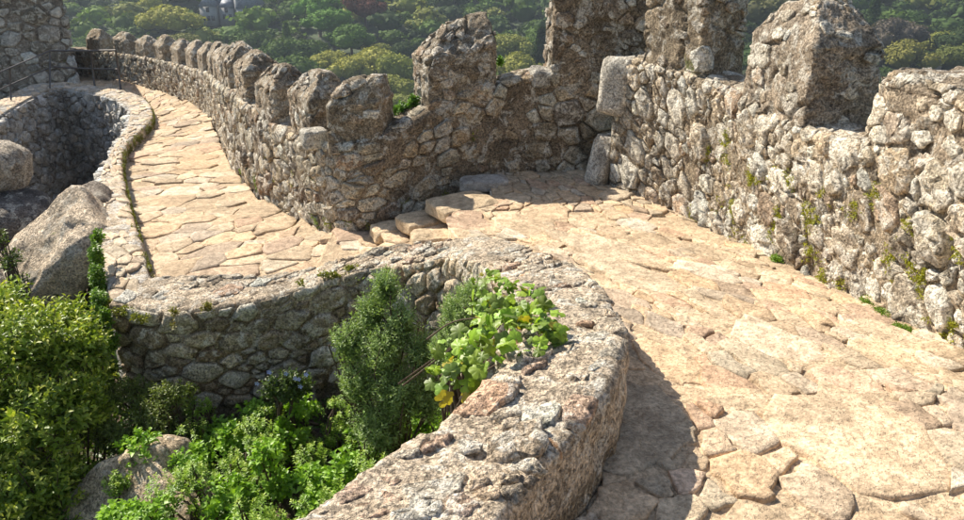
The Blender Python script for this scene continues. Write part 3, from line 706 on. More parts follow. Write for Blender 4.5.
for k, (x, y, Y, r) in enumerate([(20, 262, 9, .5), (-10, 300, 8, .6), (35, 290, 9, .4)]):
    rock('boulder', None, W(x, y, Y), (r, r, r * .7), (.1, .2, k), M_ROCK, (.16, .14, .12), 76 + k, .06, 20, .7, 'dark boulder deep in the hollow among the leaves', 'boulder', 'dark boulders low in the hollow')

# ------------------------------------------------------------------ leaves and plants
def unit(v): return v / (np.linalg.norm(v, axis=-1, keepdims=True) + 1e-9)
def shoots(P, D, nl, L, ll, lw, g, th=(.7, 1.3), cols=((.06, .12, .02), (.12, .2, .03)), tipc=None, fold=.25, curve=.2):
    "leaves in spirals along shoots: P tips (m,3), D directions (m,3)"
    m = len(P); k = np.arange(nl)
    a = unit(np.cross(D, unit(g.standard_normal((m, 3))))); b = np.cross(D, a)
    az = k[None] * 2.4 + g.uniform(0, 6.28, (m, 1)) + g.normal(0, .2, (m, nl))
    rad = np.cos(az)[..., None] * a[:, None] + np.sin(az)[..., None] * b[:, None]
    t = k / max(1, nl - 1)
    Lm = L * g.uniform(.7, 1.2, (m, 1, 1))
    B = P[:, None] - D[:, None] * (t[None, :, None] * Lm)
    thv = (th[0] + (th[1] - th[0]) * t)[None, :] + g.normal(0, .15, (m, nl))
    ld = unit(D[:, None] * np.cos(thv)[..., None] + rad * np.sin(thv)[..., None])
    side = unit(np.cross(ld, D[:, None] + 1e-3)); nrm = np.cross(side, ld)
    s = (ll * (.6 + .5 * np.minimum(1, t * 2 + .2)))[None, :, None] * g.uniform(.75, 1.25, (m, nl, 1))
    wd = s * (lw / ll)
    base = B; mid = B + ld * s * .5 + nrm * s * 0; tip = B + ld * s - nrm * s * curve * np.sign(nrm[..., 2:3])
    l1 = mid + side * wd * .5 + nrm * wd * fold; r1 = mid - side * wd * .5 + nrm * wd * fold
    V = np.stack([base, r1, tip, l1, mid], 2).reshape(-1, 3)
    n = m * nl; o = np.arange(n)[:, None] * 5
    f = np.stack([o + np.array([[0, 1, 4]]), o + np.array([[1, 2, 4]]), o + np.array([[2, 3, 4]]), o + np.array([[3, 0, 4]])], 1).reshape(-1, 3)
    mixv = g.random((m, 1, 1)) * .6 + g.random((m, nl, 1)) * .4
    c = np.array(cols[0]) * (1 - mixv) + np.array(cols[1]) * mixv
    if tipc is not None: c = c + (np.array(tipc) - c) * (np.clip(1 - t * 2.2, 0, 1)[None, :, None] * g.random((m, 1, 1)))
    c = np.repeat(c.reshape(-1, 3), 5, 0)
    return V, f, c
def blob_points(blobs, n, g, shell=.55):
    vol = np.array([(b[3] * b[4] * b[5]) ** .67 for b in blobs]); idx = g.choice(len(blobs), n, p=vol / vol.sum())
    B = np.array(blobs)[idx]; d = unit(g.standard_normal((n, 3)))
    d[:, 2] = np.where(d[:, 2] < -.3, -d[:, 2], d[:, 2])
    r = shell + (1 - shell) * g.random((n, 1)) ** .5
    P = B[:, :3] + d * B[:, 3:6] * r
    P = P + .12 * B[:, 3:4] * np.stack([fbm(P, 5, 2, 1), fbm(P, 5, 2, 2), fbm(P, 5, 2, 3)], -1)
    return P, d, B
def plant(name, label, cat, blobs, n, nl, L, ll, lw, cols, seed, tipc=None, up=.6, group=None, stems=12, th=(.6, 1.3), shell=.45, parent=None, gz=None, fold=.25):
    g = np.random.default_rng(seed)
    P, d, B = blob_points(blobs, n, g, shell)
    D = unit(d + np.array((0, 0, up)) + .35 * g.standard_normal((n, 3)))
    V, f, c = shoots(P, D, nl, L, ll, lw, g, th, cols, tipc, fold)
    root = np.array((np.mean([b[0] for b in blobs]), np.mean([b[1] for b in blobs]), gz if gz is not None else min(b[2] - b[5] for b in blobs)))
    r = parent
    if parent is None:
        r = empty(name, root, label, cat, group)
    obj('foliage', V, f, M_LEAF, r, c, smooth=False)
    if stems:
        VV, FF, off = [], [], 0
        for i in g.choice(n, min(n, stems), replace=False):
            q = P[i] - D[i] * L; mid = (q * .5 + root * .5) + np.array((0, 0, .08)) + .05 * g.standard_normal(3)
            v, ff = tube(spline([root + .08 * g.standard_normal(3) * (1, 1, 0), mid, q, P[i]], 7), np.linspace(.012, .003, 7), 5)
            VV.append(v); FF.append(ff + off); off += len(v)
        obj('stems', np.vstack(VV), np.vstack(FF), M_STEM, r)
    return r
# big glossy bush at the left
def WB(px, py, Y, rx, ry, rz): q = atY(px, py, Y); return (q[0], q[1], q[2], rx, ry, rz)
bl = [WB(20, 350, 5.2, .38, .4, .38), WB(60, 345, 5.4, .4, .38, .36), WB(-25, 330, 5.4, .35, .35, .35), WB(35, 420, 4.9, .5, .45, .4), WB(-20, 430, 4.8, .45, .4, .4), WB(30, 490, 4.6, .42, .45, .4),
      WB(8, 305, 5.7, .28, .25, .22), WB(90, 400, 5.2, .2, .3, .3), WB(0, 540, 4.4, .6, .5, .4), WB(70, 480, 4.7, .2, .3, .25), WB(88, 350, 5.5, .2, .2, .25), WB(98, 430, 5.3, .18, .2, .3), WB(70, 310, 5.7, .16, .2, .14), WB(105, 380, 5.6, .12, .2, .2)]
plant('leafy_bush', 'big glossy yellow-green leafy bush filling the lower left corner', 'bush', bl, 2000, 11, .26, .058, .026, ((.06, .12, .015), (.34, .46, .05)), 101, tipc=(.55, .56, .10), gz=-5., stems=90, shell=.25)
bl = [WB(12, 262, 7.4, .14, .14, .16), WB(0, 240, 7.6, .12, .12, .14), WB(22, 285, 7.2, .12, .12, .12)]
plant('leafy_twigs', 'sparse leafy twigs in front of the dark boulder at the left edge', 'bush', bl, 60, 8, .12, .045, .02, ((.06, .1, .015), (.15, .2, .03)), 102, gz=-4.6, stems=30)
plant('creeper', 'bright green creeper hanging down the outer side of the narrow parapet', 'creeper', [WB(97, 262, 6.5, .05, .12, .2), WB(99, 285, 6.3, .06, .12, .2), WB(100, 310, 6.0, .08, .12, .2), WB(96, 335, 5.9, .11, .1, .2), WB(92, 360, 5.8, .14, .12, .2), WB(112, 345, 5.72, .06, .05, .16), WB(112, 368, 5.7, .07, .05, .12), WB(106, 320, 5.8, .05, .05, .12), WB(98, 240, 6.8, .035, .1, .12)], 700, 7, .08, .035, .022, ((.09, .17, .02), (.2, .34, .04)), 103, gz=-4, stems=0)
plant('leafy_bush', 'low dull green shrub at the foot of the wall corner beside the tan boulder', 'bush', [WB(130, 400, 5.5, .28, .2, .22), WB(150, 425, 5.2, .2, .2, .2), WB(115, 440, 5.1, .18, .15, .2), WB(175, 395, 5.4, .2, .15, .15)], 520, 9, .1, .032, .015, ((.09, .13, .03), (.2, .25, .05)), 104, gz=-4.1, stems=20)
# pocket: grey-green shrubs
GG = ((.14, .22, .06), (.38, .50, .2))
plant('rosemary_bush', 'tall grey-green shrub with fine leaves against the low wall, left of the ivy', 'bush', [WB(386, 285, 5.0, .11, .13, .14), WB(372, 310, 5.0, .13, .15, .14), WB(402, 322, 4.9, .14, .15, .15), WB(350, 338, 4.9, .15, .16, .13), WB(384, 350, 4.8, .16, .18, .18), WB(422, 350, 4.8, .13, .15, .15), WB(360, 378, 4.8, .17, .17, .15), WB(398, 388, 4.7, .2, .18, .17), WB(425, 395, 4.7, .14, .15, .14), WB(380, 425, 4.7, .24, .2, .2)], 1500, 20, .26, .032, .011, GG, 105, gz=-3.7, up=.7, stems=50, th=(.6, 1.3), shell=.3)
plant('rosemary_bush', 'smaller grey-green shrub with fine leaves between the tall shrub and the ivy', 'bush', [WB(462, 320, 4.3, .16, .14, .2), WB(474, 298, 4.4, .12, .12, .15), WB(450, 350, 4.2, .14, .12, .16)], 750, 16, .12, .024, .007, GG, 106, gz=-3.6, up=.9, stems=30, th=(.5, 1.2))
# bright green herbs: rounded plants, one by one
gh = np.random.default_rng(8)
spots = []
for tr in range(4000):
    x, y = gh.uniform(-2.6, -.15), gh.uniform(2.2, 5.5)
    if x < -2.6 + (5.5 - y) * .1: continue
    iw = np.interp(y, [1.6, 2.1, 2.8, 3.5, 4.8, 5.4], [-.5, -.2, .0, .0, -.15, -.4])
    if x > iw - .05: continue
    if all(math.hypot(x - a, y - b) > .215 for a, b in spots): spots.append((x, y))
HERB = [((.11, .24, .02), (.32, .52, .05), (.5, .66, .1)), ((.12, .23, .025), (.28, .42, .05), (.52, .62, .12))]
GRP = 'bright green herbs crowding the pocket below the wall'
for k, (x, y) in enumerate(spots):
    hgt = gh.uniform(.3, .62); r = gh.uniform(.13, .2)
    z0 = float(near_z(np.array(x), np.array(y)))
    # taller growth towards the left front, as in the photograph
    hgt += .25 * np.clip((4.2 - y) / 2, 0, 1)
    t = HERB[k % 2]
    bl = [(x, y, z0 + hgt - r * .5, r, r, r * .8), (x + gh.uniform(-.1, .1), y + gh.uniform(-.1, .1), z0 + hgt * .5, r * .9, r * .9, r)]
    if k % 2 == 0:   # broad three-part leaves
        plant('herb', 'bright green herb with broad divided leaves in the crowded pocket below the wall', 'herb', bl, 60, 8, .10, .05, .036, (t[0], t[1]), 200 + k, group=GRP, stems=6, gz=z0, up=.9, shell=.3)
    else:            # spurge heads: tight whorls on upright stems
        plant('herb', 'pale-tipped spurge-like herb with tight leaf whorls in the pocket below the wall', 'herb', bl, 42, 18, .07, .028, .013, (t[0], t[1]), 200 + k, tipc=t[2], group=GRP, stems=8, gz=z0, up=1.6, shell=.5, th=(.8, 1.5))
# dark undergrowth on the pocket floor and bank
n = 3200; x = gh.uniform(-4.6, .1, n); y = gh.uniform(1.6, 6.1, n); z = near_z(x, y) + gh.uniform(.02, .2, n)
D = unit(np.stack([gh.normal(0, .5, n), gh.normal(0, .5, n), np.ones(n)], 1))
V, f, c = shoots(np.stack([x, y, z], 1), D, 6, .1, .05, .028, gh, (.6, 1.3), ((.05, .1, .015), (.11, .2, .03)))
uc = obj('undergrowth', V, f, M_LEAF, None, c, smooth=False, kind='stuff'); tag(uc, 'dense low green undergrowth covering the floor of the pocket', 'undergrowth')
n = 2600; x = gh.uniform(-10, -3.0, n); y = gh.uniform(.5, 9.2, n); z = near_z(x, y) + gh.uniform(.05, .4, n)
D = unit(np.stack([gh.normal(0, .6, n), gh.normal(0, .6, n), np.ones(n)], 1))
V, f, c = shoots(np.stack([x, y, z], 1), D, 7, .24, .11, .05, gh, (.6, 1.4), ((.05, .09, .015), (.13, .2, .03)))
uc = obj('undergrowth', V, f, M_LEAF, None, c, smooth=False, kind='stuff'); tag(uc, 'coarse dark green undergrowth on the slope under the boulders at the left', 'undergrowth')
# small blue-flowered plant
g = gh; q = atY(285, 375, 5.35)
bf = plant('flowering_plant', 'small plant with pale blue flowers against the shaded face of the wall', 'flower', [(q[0], q[1], q[2] - .12, .22, .12, .16)], 120, 8, .1, .04, .02, ((.05, .09, .02), (.1, .15, .03)), 109, gz=-3.7, stems=10)
M_PETAL = plain('petal', (.35, .4, .8), .6)
for k in range(9):
    p = q + g.normal(0, 1, 3) * (.12, .04, .05) + np.array((0, -.08, .03)); a = np.linspace(0, 2 * math.pi, 5, endpoint=False)
    V = [p]; f = []
    for i, t in enumerate(a):
        d1 = np.array((math.cos(t), -.3, math.sin(t))) * .02; d2 = np.array((math.cos(t + .45), -.3, math.sin(t + .45))) * .016; d3 = np.array((math.cos(t - .45), -.3, math.sin(t - .45))) * .016
        V += [p + d3, p + d1, p + d2]; f += [(0, 1 + 3 * i, 2 + 3 * i), (0, 2 + 3 * i, 3 + 3 * i)]
    obj('flower', np.array(V), np.array(f), M_PETAL, bf, smooth=False)
# broad-leaved climber spilling over the low wall: each leaf a part
IV = empty('climber', (0, 3.4, -1.6), 'bright broad-leaved climber spilling over the top of the low wall', 'climber')
def broad_leaf(sz, lobes=5, seed=0):
    g = np.random.default_rng(seed); n = 25; a = np.linspace(-math.pi * .92, math.pi * .92, n)
    r = sz * (.62 + .3 * np.abs(np.cos(a * lobes / 2 / .92)) ** .8) * (1 - .18 * np.abs(a) / math.pi)
    x = r * np.cos(a); y = r * np.sin(a)
    V = [(0, 0, 0)]; 
    for k in (.55, 1.):
        for i in range(n):
            V.append((x[i] * k, y[i] * k, sz * (.14 * abs(math.sin(a[i] * lobes / .92)) * k - .22 * k * k)))
    f = []
    for i in range(n - 1):
        f.append((0, 1 + i, 2 + i)); f.append((1 + i, 1 + n + i, 2 + n + i)); f.append((1 + i, 2 + n + i, 2 + i))
    me = bpy.data.meshes.new('leaf'); setmesh(me, np.array(V), np.array(f)); tintmesh(me, (1, 1, 1)); me.materials.append(M_LEAF); me.shade_smooth(); return me
LM = [broad_leaf(.05, 5, 1), broad_leaf(.05, 3, 2), broad_leaf(.05, 5, 3)]
def add_leaf(parent, p, nrm, s, col, g, k=0):
    o = bpy.data.objects.new('leaf', LM[k % 3]); COL.objects.link(o); o.parent = parent
    o.location = Vector(p) - parent.location; q_ = Vector(nrm).to_track_quat('Z', 'Y'); o.rotation_mode = 'QUATERNION'
    o.rotation_quaternion = q_ @ Matrix.Rotation(g.uniform(0, 6.28), 3, 'Z').to_quaternion()
    o.scale = (s, s, s); o.color = (*col, 1)
g = np.random.default_rng(77)
def WZ(px, py, z, a, b, c): q = at(px, py, z); return (q[0], q[1], q[2], a, b, c)
ivb = [WZ(505, 345, -1.40, .2, .2, .10), WZ(535, 325, -1.38, .15, .16, .07), WZ(475, 365, -1.5, .16, .16, .12), WZ(520, 305, -1.5, .12, .16, .1), WZ(495, 318, -1.5, .14, .14, .12), WZ(455, 383, -1.5, .1, .1, .08), WZ(552, 335, -1.35, .08, .08, .04), WZ(490, 290, -1.75, .1, .1, .1)]
P, d, B = blob_points(ivb, 290, g, .5)
for i in range(len(P)):
    p = P[i]; col = np.array((.22, .33, .04)) * g.uniform(.55, 1.5) * (1, g.uniform(.9, 1.1), g.uniform(.6, 1.6))
    if g.random() < .08: col = np.array((.4, .33, .04))
    add_leaf(IV, p, unit(d[i] * .6 + np.array((-.1, -.2, .8)) + .6 * g.standard_normal(3)), g.uniform(.3, .95), tuple(col), g, i)
VV, FF, off = [], [], 0
for i in range(12):
    a = np.array((-.12, 3.2, -2.1)) + g.normal(0, .15, 3); v, ff = tube(spline([a, (a + P[i]) / 2 + (0, 0, .03), P[i]], 8), np.linspace(.005, .002, 8), 5); VV.append(v); FF.append(ff + off); off += len(v)
obj('stems', np.vstack(VV), np.vstack(FF), M_STEM, IV)
# creepers on sills and edges
def WZ0(px, py, z, a, b, c): q = at(px, py, z); return (q[0], q[1], q[2], a, b, c)
def tuft(label, cat, pts, n, ll, lw, cols, seed, name='creeper', L=.06, nl=6, group=None, up=.4):
    return plant(name, label, cat, pts, n, nl, L, ll, lw, cols, seed, stems=0, up=up, group=group)
CG = ((.07, .14, .02), (.16, .32, .035))
tuft('green creeper in the gap between the two leftmost large merlons', 'creeper', [WB(402, 112, 8.05, .13, .1, .1), WB(414, 104, 8.05, .06, .08, .1), WB(392, 122, 8.0, .1, .1, .05)], 130, .04, .026, CG, 301)
tuft('green creeper on the sill between the sloping merlon and the tall corner merlon', 'creeper', [WB(508, 84, 8.3, .14, .12, .08), WB(522, 77, 8.4, .07, .08, .05), WB(500, 62, 8.4, .03, .05, .06)], 120, .04, .026, CG, 302)
YG = ((.12, .14, .02), (.3, .3, .04))
tuft('yellow-green creeper over the rim of the low wall at the far left corner', 'creeper', [WB(125, 312, 5.85, .13, .06, .05), WB(140, 318, 5.7, .1, .05, .05), WB(112, 305, 6.0, .06, .06, .06)], 70, .028, .018, YG, 303)
tuft('reddish and yellow weeds on the rim of the low wall, right of the corner', 'weed', [WB(207, 307, 5.75, .05, .04, .05), WB(174, 312, 5.7, .04, .04, .05), WB(172, 325, 5.6, .03, .03, .05)], 40, .026, .015, ((.2, .12, .03), (.25, .28, .04)), 304)
tuft('yellow-green weeds along the rim of the low wall, behind the tall grey-green shrub', 'weed', [WB(330, 275, 6.05, .12, .04, .04), WB(352, 268, 6.1, .08, .04, .03), WB(300, 282, 6.0, .04, .04, .03)], 60, .025, .016, YG, 305)
tuft('orange-red weeds low on the corner of the wall at the left', 'weed', [WB(108, 372, 5.7, .06, .06, .07), WB(128, 385, 5.6, .05, .06, .06)], 50, .03, .018, ((.3, .12, .03), (.3, .25, .04)), 306)
tuft('tiny green tuft growing on top of the big slanting boulder', 'weed', [WB(60, 209, 8.3, .07, .05, .05)], 40, .035, .022, CG, 307)
tuft('bright green moss and grass at the foot of the right wall, middle of the photo', 'moss', [WZ0(766, 251, -2.16, .09, .1, .05), WZ0(756, 242, -2.17, .05, .08, .04), WZ0(780, 259, -2.12, .07, .06, .03)], 500, .024, .007, ((.1, .2, .01), (.24, .36, .03)), 308, name='moss', L=.03)
tuft('bright green moss strip at the foot of the right wall, nearer the right edge', 'moss', [WZ0(882, 316, -1.99, .05, .09, .035), WZ0(902, 331, -1.97, .06, .09, .03), WZ0(868, 303, -2.01, .04, .08, .03)], 500, .018, .006, ((.09, .17, .01), (.2, .3, .03)), 309, name='moss', L=.03)
tuft('small weed in the joint of the paving at the bottom right', 'weed', [WB(818, 458, 2.75, .03, .025, .012)], 30, .018, .005, YG, 310, name='weed', L=.02)
tuft('small weed between the paving stones in the middle of the ramp', 'weed', [WB(808, 396, 3.2, .015, .02, .01)], 16, .018, .005, YG, 311, name='weed', L=.02)
# moss in the joints of the right wall and on the inner edge of the parapet
def joint_moss(S, parent, cu, cv, rad, n, seed, ll=.014, cols=((.16, .17, .015), (.34, .34, .03)), d=.02):
    g = np.random.default_rng(seed); VV, FF, CC, off = [], [], [], 0
    u = []; v = []
    for a, b in zip(cu, cv):
        u.append(a + g.normal(0, rad, n)); v.append(b + g.normal(0, rad, n))
    u = np.concatenate(u); v = np.concatenate(v); P = S.P(u, v, np.full(len(u), d)); P0 = S.P(u, v, np.full(len(u), 0.))
    k = fbm(P, 7, 2, seed) > -.05; P = P[k]; D = unit(P - P0[k] + .02 * g.standard_normal(P.shape))
    V, f, c = shoots(P, D, 6, .02, ll, ll * .45, g, (.5, 1.4), cols)
    obj('moss', V, f, M_LEAF, parent, c, smooth=False, kind='stuff')
gm = np.random.default_rng(3)
joint_moss(SR, WR, gm.uniform(1.2, 5.6, 60), gm.uniform(.12, 1.0, 60), .04, 46, 12, .016, ((.2, .22, .02), (.42, .40, .04)), .022)
joint_moss(SSW, SW, np.linspace(.2, SSW.U[400], 90), np.full(90, SSW.V[9]), .05, 40, 13, .02, ((.08, .1, .015), (.2, .2, .02)), .02)
joint_moss(SL, WL, gm.uniform(1.5, 7, 22), gm.uniform(.2, .8, 22), .03, 16, 14)
gsf = [sx(-1.75), sx(-2.9), sx(-3.4)]
joint_moss(SL, WL, gsf, [.27] * 3, .06, 60, 15, .02, ((.09, .15, .01), (.2, .28, .03)), .04)

# ------------------------------------------------------------------ far forest
def crown_geo(nq, g, flat=.8, nl=9, q=.15):
    "unit crown: leaf cards spread over lobes, with solid lobe hearts inside"
    lob = [np.array((0, 0, .15, .55))]
    for k in range(nl):
        d = unit(g.standard_normal(3)); d[2] = abs(d[2]) * .8 - .15
        lob.append(np.array((*(d * g.uniform(.4, .82)), g.uniform(.2, .4))))
    lob = np.array(lob); wts = lob[:, 3] ** 2; idx = g.choice(len(lob), nq, p=wts / wts.sum())
    d = unit(g.standard_normal((nq, 3))); d[:, 2] = np.where(d[:, 2] < -.4, -d[:, 2], d[:, 2])
    C = lob[idx, :3] + d * lob[idx, 3:4] * g.uniform(.85, 1.12, (nq, 1))
    nn = unit(d + .55 * g.standard_normal((nq, 3))); a = unit(np.cross(nn, g.standard_normal((nq, 3)))); b = np.cross(nn, a)
    s = q * g.uniform(.6, 1.3, (nq, 1)) * .5
    V = np.stack([C + a * s, C + b * s * .8, C - a * s, C - b * s * .8], 1).reshape(-1, 3)
    f = np.arange(nq * 4).reshape(-1, 4)
    tv = np.repeat(g.uniform(.75, 1.3, nq), 4)
    # hearts
    for L_ in lob:
        nu, nv = 8, 5; th = np.linspace(0, 2 * math.pi, nu, endpoint=False); ph = np.linspace(-1.4, 1.4, nv)
        T, Pp = np.meshgrid(th, ph, indexing='ij'); X = np.stack([np.cos(Pp) * np.cos(T), np.cos(Pp) * np.sin(T), np.sin(Pp)], -1) * L_[3] * .88 + L_[:3]
        f = np.vstack([f, gridfaces(nu, nv, True) + len(V)]); V = np.vstack([V, X.reshape(-1, 3)]); tv = np.r_[tv, np.full(nu * nv, .9)]
    V = V * (1, 1, flat); return V, f, tv
gf = np.random.default_rng(12)
TRUNKV, TRUNKF = tube([(0, 0, 0), (.03, .02, .5), (0, 0, 1.)], np.array([.05, .035, .02]), 6)
def mkshared(nm, V, F_, mat, tint):
    me = bpy.data.meshes.new(nm); setmesh(me, V, F_); tintmesh(me, tint); me.materials.append(mat); return me
ME_TR = mkshared('trunk', TRUNKV, TRUNKF, M_STEM, (1, 1, 1))
CR = []
for k in range(5):
    V, f, tv = crown_geo(2000, gf, gf.uniform(.7, 1.), 13 + k, .10); CR.append((V, f, tv))
ME_CR = [mkshared('crown', V, f, M_FARLEAF, np.repeat(tv[:, None], 3, 1)) for V, f, tv in CR]
CONE = []
for k in range(1):
    g = gf; nq = 1300; t = g.random(nq) ** .7; r = .42 * (1 - t) * (1 + .25 * np.sin(t * 40)) + .02; a = g.uniform(0, 6.28, nq)
    C = np.stack([r * np.cos(a), r * np.sin(a), t * 2 - .8], 1); s = .1 * g.uniform(.6, 1.3, (nq, 1)); A = unit(g.standard_normal((nq, 3))); B = unit(np.cross(A, g.standard_normal((nq, 3))))
    V = np.stack([C + A * s, C + B * s, C - A * s, C - B * s], 1).reshape(-1, 3); ME_CONE = mkshared('crown', V, np.arange(nq * 4).reshape(-1, 4), M_FARLEAF, np.repeat(np.repeat(g.uniform(.7, 1.2, nq), 4)[:, None], 3, 1))
GREENS = [(.05, .085, .022), (.038, .062, .018), (.085, .135, .03), (.12, .18, .035), (.07, .085, .035), (.16, .18, .05)]
YEL = (.34, .33, .075)
def far_tree(x, y, h, r, col, label, group=None, k=0, me=None, z=None):
    z = float(far_z(np.array(float(x)), np.array(float(y)))) if z is None else z
    t = empty('tree', (x, y, z), label, 'tree', group)
    a = bpy.data.objects.new('trunk', ME_TR); COL.objects.link(a); a.parent = t; a.scale = (h * .8, h * .8, h * .6)
    b = bpy.data.objects.new('crown', me or ME_CR[k % 5]); COL.objects.link(b); b.parent = t; b.location = (0, 0, h - r * .75); b.scale = (r, r, r * gf.uniform(.85, 1.1)); b.rotation_euler = (0, 0, gf.uniform(0, 6.28)); b.color = (*col, 1)
    return t
def hill_hit(px, py, lift=0.):
    "where the ray of a pixel meets the hillside raised by lift"
    x = (px - 482) / F; yv = (260 - py) / F; d = np.array((x, CP + yv * SP, -SP + yv * CP)); t = np.linspace(125, 900, 1500)
    P = d[None] * t[:, None]; zz = far_z(P[:, 0], P[:, 1]) + lift; i = np.argmax(P[:, 2] < zz); return P[i]
special = [  # px, py of the crown, radius (m), colour, label
    (168, 22, 11, YEL, 'broad yellow-green tree crown above the far merlons, left of the grey-roofed house'),
    (150, 8, 6, YEL, 'smaller yellow-green tree at the top left, behind the broad one'),
    (182, 46, 8, (.2, .2, .06), 'olive-green tree just above the far merlons'),
    (330, 62, 7, YEL, 'yellow-green tree between the two central merlons, leftmost of its row'),
    (352, 70, 8, YEL, 'yellow-green tree in the middle of the row above the rounded merlon'),
    (375, 62, 8.5, YEL, 'tallest rounded yellow-green tree left of the sloping merlon'),
    (400, 74, 8, (.25, .27, .06), 'yellow-green tree touching the left side of the sloping merlon'),
    (392, 92, 8, (.24, .25, .06), 'yellow-green tree low beside the left side of the sloping merlon'),
    (404, 108, 7, (.2, .22, .055), 'dull yellow-green tree lowest in the gap left of the sloping merlon'),
    (510, 50, 8, (.24, .25, .06), 'yellow-green tree in the gap right of the sloping merlon'),
    (518, 70, 8, (.26, .26, .06), 'lower yellow-green tree in the gap right of the sloping merlon'),
    (364, 10, 9, (.13, .045, .03), 'dark red-leaved tree among the green forest'),
    (318, 8, 10, (.12, .24, .035), 'bright green tree at the top, left of the red-leaved tree'),
    (332, 24, 10, (.10, .2, .03), 'bright green tree below and left of the red-leaved tree'),
    (350, 40, 9, (.09, .16, .03), 'mid green tree under the red-leaved tree'),
    (905, 58, 9, (.2, .19, .05), 'olive tree on the far slope right of the big pointed merlon'),
    (885, 40, 8, (.13, .11, .09), 'bare grey-brown thicket on the far slope at the right'),
    (905, 36, 8, (.13, .11, .09), 'second bare grey-brown thicket, right of the first, on the far slope'),
    (960, 62, 8, (.13, .15, .04), 'olive-green tree at the right edge above the broken wall top'),
    (780, 12, 12, (.12, .12, .05), 'dull olive tree behind the gap left of the big pointed merlon'),
]
occupied = []
for k, (px, py, r, col, lab) in enumerate(special):
    q = hill_hit(px, py, r * 1.0); far_tree(q[0], q[1], r * 1.75, r, col, lab, None, k, z=q[2] - r * 1.0); occupied.append((q[0], q[1], r))
# the grey-roofed manor among the trees
hq = hill_hit(232, 17, 3.)
occupied.append((hq[0], hq[1] - 4, 15))
# a wood of single trees, farther ones joined
TR = []
cellsz = {}
for tr in range(60000):
    y = gf.uniform(130, 700) if tr % 2 else gf.uniform(130, 460); x = gf.uniform(-.72, .72) * (y + 60)
    r = gf.uniform(4.5, 10.5)
    key = (int(x // 14), int(y // 14)); ok = True
    for i in (-1, 0, 1):
        for j in (-1, 0, 1):
            for (a, b, c) in cellsz.get((key[0] + i, key[1] + j), ()):
                if math.hypot(a - x, b - y) < (c + r) * .57: ok = False
    for a, b, c in occupied:
        if math.hypot(a - x, b - y) < (c + r) * .62: ok = False
        # nothing tall right in front of the singled-out crowns
        if b > y and b - y < 14 and abs(a * y / b - x) < (c + r) * .35: ok = False
    if ok: cellsz.setdefault(key, []).append((x, y, r)); TR.append((x, y, r))
TR.sort(key=lambda t: t[1])
vis = [t for t in TR if -.66 * t[1] < t[0] < .66 * t[1]]
single = set()
for t in vis:
    zz = float(far_z(np.array(t[0]), np.array(t[1]))) + t[2] * 1.8
    ang = math.degrees(math.atan2(-zz, t[1]))
    if ang < 13 and len(single) < 270: single.add(t)
rv, rf, rc, off = [], [], [], 0
zoneN = lambda x, y: float(fbm(np.array([x, y, 0.]), .012, 2, 40))
for k, t in enumerate(TR):
    x, y, r = t; zn = zoneN(x, y)
    col = np.array(GREENS[int(np.clip((zn + .5) * 6 + gf.normal(0, 1.2), 0, 5))]) * gf.uniform(.8, 1.25)
    if gf.random() < .10: col = np.array((.2, .215, .055)) * gf.uniform(.8, 1.2)
    if t in single:
        cone = gf.random() < .1; bright = col[1]
        where = 'at the left, beyond the far merlons' if x < -.25 * y else ('in the middle of the far hillside' if x < .2 * y else 'at the right, beyond the right wall')
        what = 'slender pointed dark tree' if cone else ('dark green round tree' if bright < .085 else ('mid green round tree' if bright < .15 else 'light green round tree'))
        if col[0] > .19 and not cone: what = 'dull yellow-green round tree'
        far_tree(x, y, r * gf.uniform(1.2, 1.5), r, tuple(col), what + ' of the dense wood ' + where, 'trees of the dense wood on the far hillside', k, ME_CONE if cone else None)
    elif y < 470:
        V, f, tv = CR[k % 5]; nq = 170 if y < 300 else 110
        a = gf.uniform(0, 6.28); ca_, sa_ = math.cos(a), math.sin(a)
        nh = 5; sel = np.r_[np.arange(nq * 4), np.arange(8000, 8000 + nh * 40)]
        vv = V[sel]; ctr = vv[:nq * 4].reshape(nq, 4, 3).mean(1, keepdims=True); vv = vv.copy(); vv[:nq * 4] = ((vv[:nq * 4].reshape(nq, 4, 3) - ctr) * 2.3 + ctr).reshape(-1, 3)
        ff = np.vstack([f[:nq], f[2000:2000 + nh * 32] - 8000 + nq * 4])
        z = float(far_z(np.array(x), np.array(y)))
        vv = np.stack([vv[:, 0] * ca_ - vv[:, 1] * sa_, vv[:, 0] * sa_ + vv[:, 1] * ca_, vv[:, 2]], 1) * r + (x, y, z + r * .6)
        rv.append(vv); rf.append(ff + off); off += len(vv); rc.append(col[None] * tv[sel][:, None])
wd_ = obj('woodland', np.vstack(rv), np.vstack(rf), M_FARLEAF, None, np.vstack(rc), smooth=False, kind='stuff', origin=(0, 300, 0))
tag(wd_, 'dense dark green woodland covering the rest of the far hillside', 'woodland')

